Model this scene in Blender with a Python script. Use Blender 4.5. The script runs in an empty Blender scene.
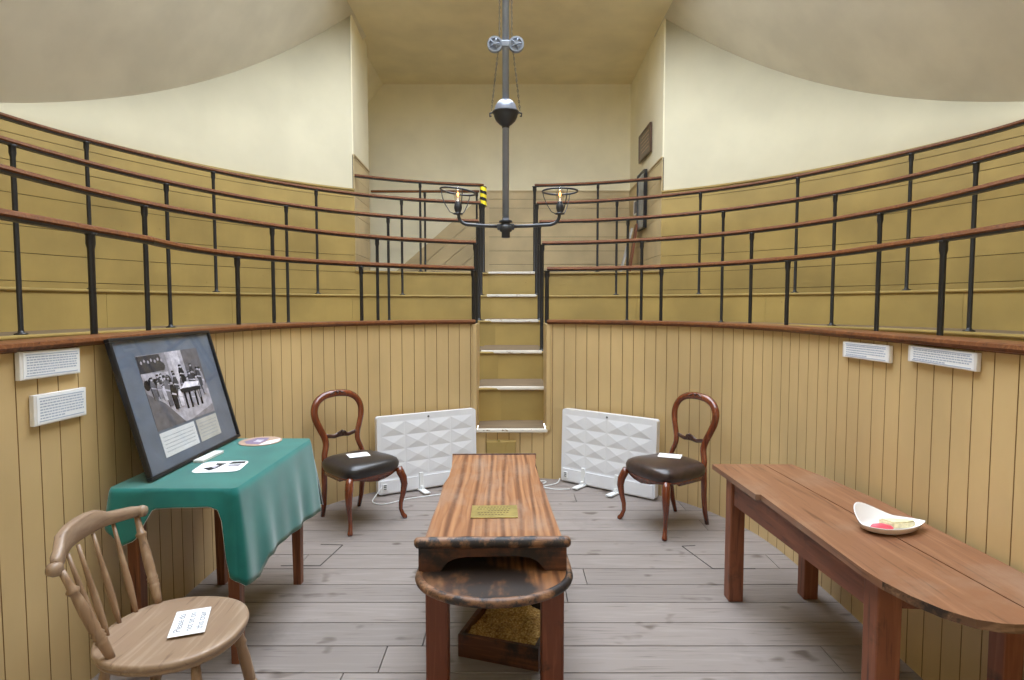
import bpy, bmesh, math, random
from mathutils import Vector, Matrix
random.seed(7)
SC = bpy.context.scene
COL = SC.collection
PI = math.pi

# ------------------------------------------------------------------ camera, sky, light, exposure
cam_d = bpy.data.cameras.new('camera'); cam = bpy.data.objects.new('camera', cam_d); COL.objects.link(cam)
cam_d.sensor_fit = 'HORIZONTAL'; cam_d.sensor_width = 36; cam_d.lens = 36 * 600 / 1024
cam.location = (0, 0, 1.6)
cam.rotation_euler = (PI/2 - math.atan(35/600), 0, 0)
cam_d.clip_start = 0.02
SC.camera = cam
w = bpy.data.worlds.new('sky'); SC.world = w; w.use_nodes = True
bg = w.node_tree.nodes['Background']
bg.inputs['Color'].default_value = (0.86, 0.92, 1.0, 1)
bg.inputs['Strength'].default_value = 12.2
SC.view_settings.view_transform = 'Standard'; SC.view_settings.look = 'None'
SC.view_settings.gamma = 1; SC.view_settings.use_curve_mapping = False
SC.view_settings.exposure = -0.12
SKY = (-1.75, 1.75, 0.4, 7.2)          # the skylight opening in the flat ceiling: x0 x1 y0 y1
pl = bpy.data.lights.new('skylight_portal', 'AREA'); pl.shape = 'RECTANGLE'
pl.size = SKY[1]-SKY[0]; pl.size_y = SKY[3]-SKY[2]; pl.cycles.is_portal = True
po = bpy.data.objects.new('skylight_portal', pl); COL.objects.link(po)
po.location = ((SKY[0]+SKY[1])/2, (SKY[2]+SKY[3])/2, 5.95)
SC.cycles.max_bounces = 10; SC.cycles.diffuse_bounces = 7
SC.cycles.caustics_reflective = False; SC.cycles.caustics_refractive = False
SC.cycles.sample_clamp_indirect = 6.0

# ------------------------------------------------------------------ materials
def lin(c):
    return tuple((((v/255) + .055)/1.055)**2.4 if v/255 > .04045 else v/255/12.92 for v in c) + (1,)
def new_mat(name, rough=.6, metal=0.0, spec=.5):
    m = bpy.data.materials.new(name); m.use_nodes = True
    b = m.node_tree.nodes['Principled BSDF']
    b.inputs['Roughness'].default_value = rough; b.inputs['Metallic'].default_value = metal
    b.inputs['Specular IOR Level'].default_value = spec
    return m, m.node_tree, b
def node(nt, kind, **kw):
    n = nt.nodes.new(kind)
    for k, v in kw.items():
        if k in n.inputs.keys(): n.inputs[k].default_value = v
        else: setattr(n, k, v)
    return n
def coords(nt, scale, rot=(0,0,0)):
    t = nt.nodes.new('ShaderNodeTexCoord'); mp = nt.nodes.new('ShaderNodeMapping')
    mp.inputs['Scale'].default_value = scale; mp.inputs['Rotation'].default_value = rot
    nt.links.new(t.outputs['Object'], mp.inputs['Vector']); return mp.outputs['Vector']
def ramp(nt, fac, stops):
    r = nt.nodes.new('ShaderNodeValToRGB'); e = r.color_ramp.elements
    while len(e) < len(stops): e.new(.5)
    for el, (p, c) in zip(e, stops): el.position = p; el.color = c if len(c) == 4 else lin(c)
    nt.links.new(fac, r.inputs['Fac']); return r.outputs['Color']
def mix(nt, fac, a, b, mode='MIX'):
    n = nt.nodes.new('ShaderNodeMix'); n.data_type = 'RGBA'; n.blend_type = mode
    if isinstance(fac, (int, float)): n.inputs[0].default_value = fac
    else: nt.links.new(fac, n.inputs[0])
    for i, v in ((6, a), (7, b)):
        if isinstance(v, tuple): n.inputs[i].default_value = v
        else: nt.links.new(v, n.inputs[i])
    return n.outputs[2]
def bump(nt, b, h, strength=.3, dist=.005):
    n = nt.nodes.new('ShaderNodeBump'); n.inputs['Strength'].default_value = strength; n.inputs['Distance'].default_value = dist
    nt.links.new(h, n.inputs['Height']); nt.links.new(n.outputs['Normal'], b.inputs['Normal'])
def plain(name, c, rough=.6, metal=0, spec=.5, var=.06, scale=9):
    m, nt, b = new_mat(name, rough, metal, spec)
    n = node(nt, 'ShaderNodeTexNoise', Scale=scale, Detail=4.0)
    nt.links.new(coords(nt, (1,1,1)), n.inputs['Vector'])
    c0 = tuple(max(0, v*(1-var)) for v in c); c1 = tuple(min(255, v*(1+var)) for v in c)
    nt.links.new(ramp(nt, n.outputs['Fac'], [(.3, c0), (.7, c1)]), b.inputs['Base Color'])
    bump(nt, b, n.outputs['Fac'], .08, .002)
    return m
def paint(name, c, chips=(96, 74, 44), rough=.5, chip_amt=.72, var=.05, island=0.0, stretch=(1,1,1), bumpy=.12):
    """oil paint on boards: slight tone changes, a few chips and scuffs of wood"""
    m, nt, b = new_mat(name, rough)
    v = coords(nt, stretch)
    n = node(nt, 'ShaderNodeTexNoise', Scale=1.7, Detail=5.0); nt.links.new(v, n.inputs['Vector'])
    c0 = tuple(v_*(1-var) for v_ in c); c1 = tuple(min(255, v_*(1+var)) for v_ in c)
    base = ramp(nt, n.outputs['Fac'], [(.35, c0), (.65, c1)])
    k = node(nt, 'ShaderNodeTexNoise', Scale=13.0, Detail=6.0, Roughness=.7); nt.links.new(v, k.inputs['Vector'])
    fac = ramp(nt, k.outputs['Fac'], [(chip_amt, (0,0,0,1)), (chip_amt+.025, (1,1,1,1))])
    col = mix(nt, fac, base, lin(chips))
    if island:
        g = nt.nodes.new('ShaderNodeNewGeometry')
        r = ramp(nt, g.outputs['Random Per Island'], [(0, (1-island,)*3+(1,)), (1, (1,1,1,1))])
        col = mix(nt, 1.0, col, r, 'MULTIPLY')
    nt.links.new(col, b.inputs['Base Color'])
    f = node(nt, 'ShaderNodeTexNoise', Scale=40.0, Detail=3.0); nt.links.new(v, f.inputs['Vector'])
    bump(nt, b, f.outputs['Fac'], bumpy, .003)
    return m
def wood(name, dark, mid, light, axis='x', rough=.45, ring=9.0, stain=None, island=0.0, coat=0, spots=None, stain_at=(.6,.72), stain_scale=2.0):
    m, nt, b = new_mat(name, rough)
    s = {'x': (.06,1,1), 'y': (1,.06,1), 'z': (1,1,.06)}[axis]
    v = coords(nt, s)
    n1 = node(nt, 'ShaderNodeTexNoise', Scale=ring, Detail=3.0, Distortion=.6); nt.links.new(v, n1.inputs['Vector'])
    mu = node(nt, 'ShaderNodeMath', operation='MULTIPLY'); nt.links.new(n1.outputs['Fac'], mu.inputs[0]); mu.inputs[1].default_value = 13.0
    fr = node(nt, 'ShaderNodeMath', operation='PINGPONG'); nt.links.new(mu.outputs[0], fr.inputs[0]); fr.inputs[1].default_value = 1.0
    n2 = node(nt, 'ShaderNodeTexNoise', Scale=70.0, Detail=4.0); nt.links.new(v, n2.inputs['Vector'])
    ad = node(nt, 'ShaderNodeMath', operation='MULTIPLY_ADD'); nt.links.new(n2.outputs['Fac'], ad.inputs[0]); ad.inputs[1].default_value = .8
    sc = node(nt, 'ShaderNodeMath', operation='MULTIPLY'); nt.links.new(fr.outputs[0], sc.inputs[0]); sc.inputs[1].default_value = .45
    nt.links.new(sc.outputs[0], ad.inputs[2])
    col = ramp(nt, ad.outputs[0], [(.25, light), (.55, mid), (.80, mid), (.98, dark)])
    if stain:
        n3 = node(nt, 'ShaderNodeTexNoise', Scale=stain_scale, Detail=6.0, Roughness=.65); nt.links.new(coords(nt, (1,1,1)), n3.inputs['Vector'])
        fac = ramp(nt, n3.outputs['Fac'], [(stain_at[0], (0,0,0,1)), (stain_at[1], (1,1,1,1))])
        col = mix(nt, fac, col, lin(stain))
    if spots:
        n4 = node(nt, 'ShaderNodeTexNoise', Scale=7.0, Detail=2.0); nt.links.new(coords(nt, (.6,1,1)), n4.inputs['Vector'])
        fac = ramp(nt, n4.outputs['Fac'], [(.64, (0,0,0,1)), (.72, (1,1,1,1))])
        col = mix(nt, fac, col, lin(spots))
    if island:
        g = nt.nodes.new('ShaderNodeNewGeometry')
        r = ramp(nt, g.outputs['Random Per Island'], [(0, (1-island,)*3+(1,)), (1, (1,1,1,1))])
        col = mix(nt, 1.0, col, r, 'MULTIPLY')
    nt.links.new(col, b.inputs['Base Color'])
    bump(nt, b, ad.outputs[0], .25, .0015)
    if coat: b.inputs['Coat Weight'].default_value = coat; b.inputs['Coat Roughness'].default_value = .15
    return m
def pine(name, line, mid, light, stain, rough=.42, freq=10.0, dark_at=None):
    """flat sawn pine: long wavering growth lines along y"""
    m, nt, b = new_mat(name, rough)
    v = coords(nt, (1, .16, 1))
    wv = node(nt, 'ShaderNodeTexWave', Scale=freq, Distortion=9.0, Detail=2.0); wv.bands_direction = 'X'
    wv.inputs['Detail Scale'].default_value = .55; nt.links.new(v, wv.inputs['Vector'])
    wf = node(nt, 'ShaderNodeTexWave', Scale=freq*2.6, Distortion=14.0, Detail=3.0); wf.bands_direction = 'X'
    wf.inputs['Detail Scale'].default_value = .5; nt.links.new(v, wf.inputs['Vector'])
    a = ramp(nt, wv.outputs['Fac'], [(0, mid), (.45, light), (.8, mid), (1, line)])
    f = ramp(nt, wf.outputs['Fac'], [(.0, (1,1,1,1)), (.6, (.97,.95,.93,1)), (1, (.70,.61,.54,1))])
    col = mix(nt, .85, a, f, 'MULTIPLY')
    n3 = node(nt, 'ShaderNodeTexNoise', Scale=5.0, Detail=6.0, Roughness=.65); nt.links.new(coords(nt, (1,.5,1)), n3.inputs['Vector'])
    fac = ramp(nt, n3.outputs['Fac'], [(.50, (0,0,0,1)), (.78, (.8,.8,.8,1))])
    col = mix(nt, fac, col, lin(stain))
    if dark_at:
        n4 = node(nt, 'ShaderNodeTexNoise', Scale=3.2, Detail=5.0, Roughness=.6); nt.links.new(coords(nt, (1,.6,1)), n4.inputs['Vector'])
        col = mix(nt, ramp(nt, n4.outputs['Fac'], [(dark_at, (0,0,0,1)), (dark_at+.10, (1,1,1,1))]), col, lin((44,34,28)))
    nt.links.new(col, b.inputs['Base Color']); bump(nt, b, wf.outputs['Fac'], .25, .0012)
    return m
def glassy(name, tint=(235,240,240), alpha=.12, rough=.02):
    m, nt, b = new_mat(name, rough)
    nt.nodes.remove(b)
    tr = nt.nodes.new('ShaderNodeBsdfTransparent'); tr.inputs['Color'].default_value = lin(tint)
    gl = nt.nodes.new('ShaderNodeBsdfGlossy'); gl.inputs['Roughness'].default_value = rough
    mx = nt.nodes.new('ShaderNodeMixShader'); mx.inputs[0].default_value = alpha
    nt.links.new(tr.outputs[0], mx.inputs[1]); nt.links.new(gl.outputs[0], mx.inputs[2])
    nt.links.new(mx.outputs[0], nt.nodes['Material Output'].inputs['Surface'])
    return m
def emit(name, c, s):
    m = bpy.data.materials.new(name); m.use_nodes = True; nt = m.node_tree; nt.nodes.clear()
    e = nt.nodes.new('ShaderNodeEmission'); e.inputs['Color'].default_value = lin(c); e.inputs['Strength'].default_value = s
    o = nt.nodes.new('ShaderNodeOutputMaterial'); nt.links.new(e.outputs[0], o.inputs['Surface']); return m

M = {}
M['plaster_wall'] = paint('cream_wall_plaster', (207, 200, 174), rough=.85, chip_amt=.95, var=.02, bumpy=.06)  # same paint as the alcove, colour darkened to dim the upper walls
M['plaster'] = paint('cream_plaster', (240, 233, 206), rough=.85, chip_amt=.95, var=.02, bumpy=.06)  # same paint as the upper walls, extra alcove light put into the colour
M['plaster_grey'] = paint('grey_cream_plaster_slope', (214, 208, 190), rough=.85, chip_amt=.95, var=.03, bumpy=.06)  # cream plaster of the roof slopes, greyed in colour for their shade
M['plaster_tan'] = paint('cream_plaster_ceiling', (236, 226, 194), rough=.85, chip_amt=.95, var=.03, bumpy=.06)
M['board'] = paint('tan_painted_boards', (200, 173, 124), rough=.42, chip_amt=.745, var=.055, stretch=(1,1,.5), chips=(120,92,58))
M['groove'] = plain('grime_in_board_joints', (140, 108, 62), .8)
M['ochre'] = paint('ochre_painted_tier_boards', (167, 143, 84), rough=.42, chip_amt=.70, var=.06, chips=(120,92,56), island=.06)
M['ochre_joint'] = plain('dark_joint', (70, 54, 30), .8)
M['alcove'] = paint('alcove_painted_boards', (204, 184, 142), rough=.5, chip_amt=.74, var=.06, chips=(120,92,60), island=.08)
M['floorboard'] = wood('worn_grey_floorboards', (118,108,102), (144,134,128), (156,147,141), 'x', .62, 8.0, stain=(104,97,93), island=.16, spots=(98,86,78), stain_at=(.58,.85), stain_scale=1.3)
M['joint'] = plain('floor_joint_dirt', (40,35,30), .9)
M['tread'] = wood('worn_brown_treads', (84,68,50), (116,98,76), (136,118,94), 'x', .6, 7.0)
M['white_edge'] = paint('worn_white_nosing_paint', (222,216,204), chips=(140,118,88), rough=.55, chip_amt=.60, stretch=(1,3,3))
M['cap'] = wood('red_brown_cap_rail', (70,38,20), (108,64,34), (138,88,50), 'x', .42, 12.0, stain=(60,40,30), coat=.1, stain_at=(.6,.8))
M['handrail'] = wood('varnished_handrail', (66,34,15), (104,60,28), (132,84,43), 'x', .45, 14.0)
for k_ in ('cap', 'handrail'): M[k_].node_tree.nodes['Principled BSDF'].inputs['Specular IOR Level'].default_value = .22
M['iron'] = plain('black_painted_iron', (26,26,28), .38, 0, .6)
M['lampiron'] = plain('blue_grey_painted_iron', (150,160,178), .35, .2, .6)
M['lampdark'] = plain('dark_iron', (60,63,70), .38, .2, .6)
M['pewter'] = plain('pale_blue_metal', (150,158,178), .3, .3, .6)
M['optop'] = pine('scrubbed_pine_operating_top', (112,70,42), (150,102,66), (172,124,84), (160,138,120), freq=4.5)
M['opdark'] = wood('stained_dark_pine', (38,24,18), (84,48,28), (118,70,42), 'x', .5, 9.0, stain=(32,24,22), stain_at=(.5,.62), stain_scale=5.0)
M['opleaf'] = pine('worn_leaf_board', (84,50,30), (136,90,54), (160,112,70), (120,92,70), freq=4.5, dark_at=.46)
M['oprim'] = wood('battered_rim', (36,28,24), (120,84,58), (170,130,98), 'x', .5, 9.0, stain=(40,34,34), stain_at=(.47,.55), stain_scale=9.0)
M['opleg'] = wood('red_brown_table_legs', (74,38,26), (112,60,40), (134,78,54), 'z', .5, 9.0, stain=(62,40,30), stain_at=(.58,.7), stain_scale=6)
M['benchtop'] = wood('orange_brown_table_top', (96,62,42), (132,90,64), (152,110,82), 'y', .38, 7.0, stain=(150,124,104), coat=.15, stain_at=(.55,.8), stain_scale=2.0)
M['benchleg'] = wood('bench_table_frame_wood', (84,46,30), (128,74,48), (150,94,64), 'z', .5, 9.0, stain=(70,44,30), stain_at=(.6,.75), stain_scale=5)
M['benchrail'] = wood('bench_table_apron_wood', (74,42,28), (116,66,44), (138,84,58), 'y', .45, 9.0, stain=(60,36,26), stain_at=(.6,.75), stain_scale=4)
M['benchedge'] = wood('bench_table_worn_edge', (48,34,26), (104,74,52), (150,116,86), 'x', .55, 9.0, stain=(48,36,30), stain_at=(.5,.6), stain_scale=9)
M['mahogany'] = wood('polished_mahogany', (52,20,10), (104,46,22), (140,70,38), 'z', .25, 9.0, coat=.6)
M['carved'] = wood('dark_carved_mahogany', (36,18,12), (66,34,22), (92,52,34), 'x', .3, 14.0, coat=.4)
M['leather_black'] = plain('black_leather', (40,37,38), .3, 0, .6, .15, 30)
M['leather_brown'] = plain('dark_brown_leather', (54,40,36), .3, 0, .6, .2, 24)
M['elm'] = wood('pale_worn_elm', (118,94,74), (150,126,103), (170,148,126), 'y', .4, 8.0, stain=(150,124,104), coat=.1, stain_at=(.5,.75), stain_scale=4)
M['elmz'] = wood('pale_worn_turned_wood', (108,82,58), (142,114,88), (166,140,112), 'z', .42, 8.0, coat=.1)
M['deal'] = wood('plain_table_wood', (70,38,22), (116,68,42), (148,94,62), 'z', .5, 8.0)
M['paper'] = plain('white_paper', (238,240,242), .6, 0, .3, .01)
M['ink'] = plain('grey_ink', (96,100,112), .8)
M['inkblue'] = plain('faint_blue_print', (172,182,200), .8)
M['inkpale'] = plain('pale_print', (172,178,190), .8)
M['board_white'] = plain('white_sign_board', (226,224,220), .5)
M['heater'] = plain('white_enamel', (232,234,238), .3, 0, .5, .01)
M['plastic'] = plain('white_plastic', (230,232,232), .35, 0, .5, .01)
M['grey'] = plain('grey_plastic', (90,92,96), .5)
M['ceramic'] = plain('white_glazed_ceramic', (240,240,240), .15, 0, .6, .01)
M['pink'] = plain('bright_pink', (226,92,108), .4)
M['sponge'] = plain('cream_sponge', (222,214,178), .8, 0, .3, .08, 60)
M['brass'] = plain('dull_brass', (172,156,96), .38, .6, .5, .08, 20)
M['frame_black'] = plain('black_frame_lacquer', (26,26,30), .3)
M['mount'] = plain('slate_blue_mount', (112,124,142), .5)
M['glaze'] = glassy('picture_glass', (250,250,250), .07, .03)
M['tan_card'] = plain('cream_caption_card', (206,204,198), .6)
for i, g in enumerate((34, 70, 110, 150, 190, 220)):
    M['photo%d' % i] = plain('photograph_grey_%s' % ('ink','shadow','dim','middle','pale','light')[i], (g*1.02, g, g*1.06), .5, 0, .3, .12, 30)
M['frame_brown'] = plain('brown_frame', (84,58,40), .4)
M['mirror'] = plain('hazy_blue_glass', (138,150,164), .15, .3)
M['yellow'] = plain('yellow_tape', (236,216,36), .5)
M['tape_black'] = plain('black_tape', (20,20,20), .5)
M['bulb'] = glassy('clear_bulb_glass', (250,246,240), .12, .02)
M['flame'] = emit('glowing_filament', (255,176,90), 9.0)
M['frosted'] = emit('glowing_bulb_neck', (255,240,225), 1.4)
M['skyglass'] = glassy('skylight_glass', (252,253,255), .06)
M['white_paint'] = plain('white_frame_paint', (225,225,220), .5)
M['mouse'] = plain('violet_print', (128,112,140), .6)
M['cardtan'] = plain('tan_print', (176,148,128), .6)

def sawdust_mat():
    m, nt, b = new_mat('sawdust', .9)
    n = node(nt, 'ShaderNodeTexVoronoi', Scale=90.0); nt.links.new(coords(nt, (1,1,1)), n.inputs['Vector'])
    n2 = node(nt, 'ShaderNodeTexNoise', Scale=12.0, Detail=4.0); nt.links.new(coords(nt, (1,1,1)), n2.inputs['Vector'])
    c = ramp(nt, n.outputs['Distance'], [(.1, (214,188,126)), (.5, (186,150,84)), (.9, (140,104,52))])
    c2 = ramp(nt, n2.outputs['Fac'], [(.4, (.7,.66,.6,1)), (.6, (1,1,1,1))])
    nt.links.new(mix(nt, 1.0, c, c2, 'MULTIPLY'), b.inputs['Base Color']); bump(nt, b, n.outputs['Distance'], .8, .006)
    return m
M['sawdust'] = sawdust_mat()
def cloth_mat():
    m, nt, b = new_mat('green_baize', .85, 0, .2)
    n = node(nt, 'ShaderNodeTexNoise', Scale=5.0, Detail=5.0); nt.links.new(coords(nt, (1,1,1)), n.inputs['Vector'])
    f = node(nt, 'ShaderNodeTexNoise', Scale=300.0, Detail=2.0); nt.links.new(coords(nt, (1,1,1)), f.inputs['Vector'])
    nt.links.new(ramp(nt, n.outputs['Fac'], [(.3, (17,100,94)), (.7, (26,118,110))]), b.inputs['Base Color'])
    b.inputs['Sheen Weight'].default_value = .4
    bump(nt, b, f.outputs['Fac'], .4, .001); return m
M['cloth'] = cloth_mat()

# ------------------------------------------------------------------ mesh helpers
class MB:
    def __init__(s): s.bm = bmesh.new(); s.mats = []; s.cur = 0
    def use(s, key):
        if key not in s.mats: s.mats.append(key)
        s.cur = s.mats.index(key); return s
    def face(s, vs, smooth=False):
        try: f = s.bm.faces.new(vs)
        except ValueError: return None
        f.material_index = s.cur; f.smooth = smooth; return f
    def v(s, p): return s.bm.verts.new(p)
    def box(s, c, d, rot=None, bev=0.0):
        """box with centre c and dimensions d"""
        hx, hy, hz = d[0]/2, d[1]/2, d[2]/2
        R = rot if isinstance(rot, Matrix) else (Matrix.Rotation(rot, 3, 'Z') if rot else Matrix.Identity(3))
        c = Vector(c)
        if bev > 0:
            b = min(bev, hx*.9, hy*.9, hz*.9)
            t = bmesh.new(); bmesh.ops.create_cube(t, size=1)
            for q in t.verts: q.co = Vector((q.co.x*d[0], q.co.y*d[1], q.co.z*d[2]))
            bmesh.ops.bevel(t, geom=t.edges[:], offset=b, segments=2, affect='EDGES', profile=.5)
            mp = {q: s.v(c + R @ q.co) for q in t.verts}
            for f in t.faces: s.face([mp[q] for q in f.verts])
            t.free(); return s
        P = [s.v(c + R @ Vector((x*hx, y*hy, z*hz))) for x, y, z in ((-1,-1,-1),(1,-1,-1),(1,1,-1),(-1,1,-1),(-1,-1,1),(1,-1,1),(1,1,1),(-1,1,1))]
        for q in ((3,2,1,0),(4,5,6,7),(0,1,5,4),(1,2,6,5),(2,3,7,6),(3,0,4,7)): s.face([P[i] for i in q])
        return s
    def bar(s, a, b, wd, ht, up=(0,0,1), w2=None, h2=None):
        """square bar from a to b, tapering to w2 x h2"""
        a, b = Vector(a), Vector(b); d = (b-a).normalized(); up = Vector(up)
        x = d.cross(up)
        if x.length < 1e-4: x = d.cross(Vector((0,1,0)))
        x.normalize(); y = x.cross(d).normalized()
        w2 = wd if w2 is None else w2; h2 = ht if h2 is None else h2
        A = [s.v(a + x*i*wd/2 + y*j*ht/2) for i, j in ((-1,-1),(1,-1),(1,1),(-1,1))]
        B = [s.v(b + x*i*w2/2 + y*j*h2/2) for i, j in ((-1,-1),(1,-1),(1,1),(-1,1))]
        s.face(A[::-1]); s.face(B)
        for i in range(4): s.face([A[i], A[(i+1)%4], B[(i+1)%4], B[i]])
        return s
    def tube(s, pts, r, n=10, caps=True, closed=False, sx=1.0, sy=1.0, up=None):
        """round tube along pts; r a number or one per point; sx, sy flatten it"""
        pts = [Vector(p) for p in pts]; N = len(pts)
        rs = r if isinstance(r, (list, tuple)) else [r]*N
        rings = []; prev = None
        for i, p in enumerate(pts):
            if closed: d = pts[(i+1)%N] - pts[i-1]
            else: d = pts[min(i+1, N-1)] - pts[max(i-1, 0)]
            d.normalize()
            if up is not None:
                u = Vector(up); x = d.cross(u).normalized(); y = x.cross(d).normalized()
            else:
                if prev is None:
                    x = d.cross(Vector((0,0,1)))
                    if x.length < .05: x = d.cross(Vector((0,1,0)))
                    x.normalize()
                else:
                    x = (prev - d*prev.dot(d)).normalized()
                y = x.cross(d).normalized()
            prev = x
            rings.append([s.v(p + x*math.cos(2*PI*k/n)*rs[i]*sx + y*math.sin(2*PI*k/n)*rs[i]*sy) for k in range(n)])
        M_ = N if closed else N-1
        for i in range(M_):
            A, B = rings[i], rings[(i+1)%N]
            for k in range(n): s.face([A[k], A[(k+1)%n], B[(k+1)%n], B[k]], True)
        if caps and not closed: s.face(rings[0][::-1]); s.face(rings[-1])
        return s
    def lathe(s, prof, o=(0,0,0), n=24, axis=None, caps=True):
        """profile [(r, h)] spun about axis through o"""
        o = Vector(o)
        R = Vector((0,0,1)).rotation_difference(Vector(axis).normalized()).to_matrix() if axis else Matrix.Identity(3)
        rings = []
        for r, h in prof:
            rings.append([s.v(o + R @ Vector((max(r,1e-4)*math.cos(2*PI*k/n), max(r,1e-4)*math.sin(2*PI*k/n), h))) for k in range(n)])
        for A, B in zip(rings, rings[1:]):
            for k in range(n): s.face([A[k], A[(k+1)%n], B[(k+1)%n], B[k]], True)
        if caps: s.face(rings[0][::-1]); s.face(rings[-1])
        return s
    def prism(s, poly, z0, z1, T=None):
        """polygon [(x, y)] raised from z0 to z1, T maps (x, y, z) to space"""
        T = T or (lambda x, y, z: (x, y, z))
        A = [s.v(T(x, y, z0)) for x, y in poly]; B = [s.v(T(x, y, z1)) for x, y in poly]
        s.face(A[::-1]); s.face(B); n = len(poly)
        for i in range(n): s.face([A[i], A[(i+1)%n], B[(i+1)%n], B[i]])
        return s
    def sweep(s, path, prof, closed=True, smooth=False, capends=True):
        """path [(x, y)] in plan with profile [(outward offset, z)]; prof offsets lie left of the path"""
        N = len(path); rings = []
        for i, (x, y) in enumerate(path):
            a = path[max(i-1, 0)]; b = path[min(i+1, N-1)]
            d = Vector((b[0]-a[0], b[1]-a[1])).normalized(); nx, ny = -d.y, d.x
            rings.append([s.v((x+nx*o, y+ny*o, z)) for o, z in prof])
        n = len(prof); m = n if closed else n-1
        for A, B in zip(rings, rings[1:]):
            for k in range(m): s.face([A[k], B[k], B[(k+1)%n], A[(k+1)%n]], smooth)
        if closed and capends: s.face(rings[0]); s.face(rings[-1][::-1])
        return s
    def build(s, name, mat=None, parent=None, loc=None, rotz=None, recalc=True, kind=None):
        if recalc: bmesh.ops.recalc_face_normals(s.bm, faces=s.bm.faces[:])
        me = bpy.data.meshes.new(name); s.bm.to_mesh(me); s.bm.free()
        for k in (s.mats or [mat]): me.materials.append(M[k])
        o = bpy.data.objects.new(name, me); COL.objects.link(o)
        if parent is not None: o.parent = parent
        if loc is not None: o.location = loc
        if rotz is not None: o.rotation_euler[2] = rotz
        if kind: o['kind'] = kind
        return o
def thing(name, label, cat, loc=(0,0,0), rotz=0, group=None):
    o = bpy.data.objects.new(name, None); COL.objects.link(o); o.empty_display_size = .1
    o.location = loc; o.rotation_euler[2] = rotz; o['label'] = label; o['category'] = cat
    if group: o['group'] = group
    return o
def tag(o, label, cat, group=None):
    o['label'] = label; o['category'] = cat
    if group: o['group'] = group
    return o
def dup(root, label, loc, rotz=None):
    r = root.copy(); COL.objects.link(r); r.location = loc; r['label'] = label
    if rotz is not None: r.rotation_euler[2] = rotz
    for ch in list(root.children):
        c = ch.copy(); COL.objects.link(c); c.parent = r
        for g in ch.children:
            d = g.copy(); COL.objects.link(d); d.parent = c
    return r

# ------------------------------------------------------------------ plan of the horseshoe
PLAN = {  # centre y, polynomial radius over angle, straight side x left and right
    1: (3.70, (0.0392,-0.0738,-0.1645,0.2970,2.2429), -1.985, 2.27),
    2: (3.85, (0.0730,-0.0624,-0.2261,0.2227,2.6985), -2.50, 2.70),
    3: (4.10, (0.0814,-0.0474,-0.2468,0.1722,3.3250), -3.15, 3.34),
    4: (4.35, (0.1188,-0.0122,-0.2613,0.0836,3.6522), -3.66, 3.79)}
YB = -1.1                                    # where the room ends behind the viewer
def raw(k, off=0.0):
    if k == 0:
        yc, xl, xr = 3.72, -1.80+0, 1.76
        rad = lambda t: 1.78
        cx = -.02
    else:
        yc, co, xl, xr = PLAN[k]; cx = 0
        rad = lambda t: sum(c*t**(4-i) for i, c in enumerate(co))
    P = []
    for i in range(9): P.append([xl, YB + (yc-.35-YB)*i/8])
    for i in range(3, 118):
        t = -PI/2 + PI*i/120
        P.append([cx + rad(t)*math.sin(t), yc + rad(t)*math.cos(t)])
    for i in range(9): P.append([xr, yc-.35 + (YB-(yc-.35))*i/8])
    # resample evenly, then smooth
    P = resample(P, .07)
    for _ in range(14):
        Q = [p[:] for p in P]
        for i in range(1, len(P)-1):
            Q[i] = [(P[i-1][0]+2*P[i][0]+P[i+1][0])/4, (P[i-1][1]+2*P[i][1]+P[i+1][1])/4]
        P = Q
    if off:
        Q = []
        for i, p in enumerate(P):
            a = P[max(i-1,0)]; b = P[min(i+1,len(P)-1)]
            d = Vector((b[0]-a[0], b[1]-a[1])).normalized()
            Q.append([p[0]-d.y*off, p[1]+d.x*off])
        P = Q
    return P
def resample(P, step):
    L = [0]
    for a, b in zip(P, P[1:]): L.append(L[-1] + math.hypot(b[0]-a[0], b[1]-a[1]))
    n = max(2, int(round(L[-1]/step))); out = []; j = 0
    for i in range(n+1):
        s_ = L[-1]*i/n
        while j < len(L)-2 and L[j+1] < s_: j += 1
        t = (s_-L[j])/max(L[j+1]-L[j], 1e-9)
        out.append([P[j][0]+(P[j+1][0]-P[j][0])*t, P[j][1]+(P[j+1][1]-P[j][1])*t])
    return out
def curve_off(P, off):
    Q = []
    for i, p in enumerate(P):
        a = P[max(i-1,0)]; b = P[min(i+1,len(P)-1)]
        d = Vector((b[0]-a[0], b[1]-a[1])).normalized()
        Q.append([p[0]-d.y*off, p[1]+d.x*off])
    return Q
C = {k: raw(k) for k in range(5)}
for p in C[1]:                               # the lowest rail stays clear of the well wall
    if p[1] > 3.2:
        q = math.hypot(p[0]+.02, p[1]-3.72); t = max(q, 2.0)/q; p[0] = -.02+(p[0]+.02)*t; p[1] = 3.72+(p[1]-3.72)*t
C[5] = curve_off(C[4], .56)
def split(P, xl, xr):
    """the left and right pieces of a horseshoe, cut at the x of the opening (only on its far arc)"""
    mid = max(range(len(P)), key=lambda i: P[i][1])
    def cut(a, b, x):
        t = (x-a[0])/(b[0]-a[0]); return [x, a[1]+(b[1]-a[1])*t]
    L = []; i = 0
    while P[i][0] < xl or P[i][1] < 3.4: L.append(P[i]); i += 1
    L.append(cut(P[i-1], P[i], xl))
    R = []; j = len(P)-1
    while P[j][0] > xr or P[j][1] < 3.4: R.append(P[j]); j -= 1
    R.append(cut(P[j+1], P[j], xr))
    return L, R[::-1]
FZ = {1: .455, 2: .790, 3: 1.098, 4: 1.410, 5: 1.727, 6: 2.058}
RZ = {1: 1.956, 2: 2.27, 3: 2.62, 4: 2.94, 5: 3.285}
CAP_Z = 1.466

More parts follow.
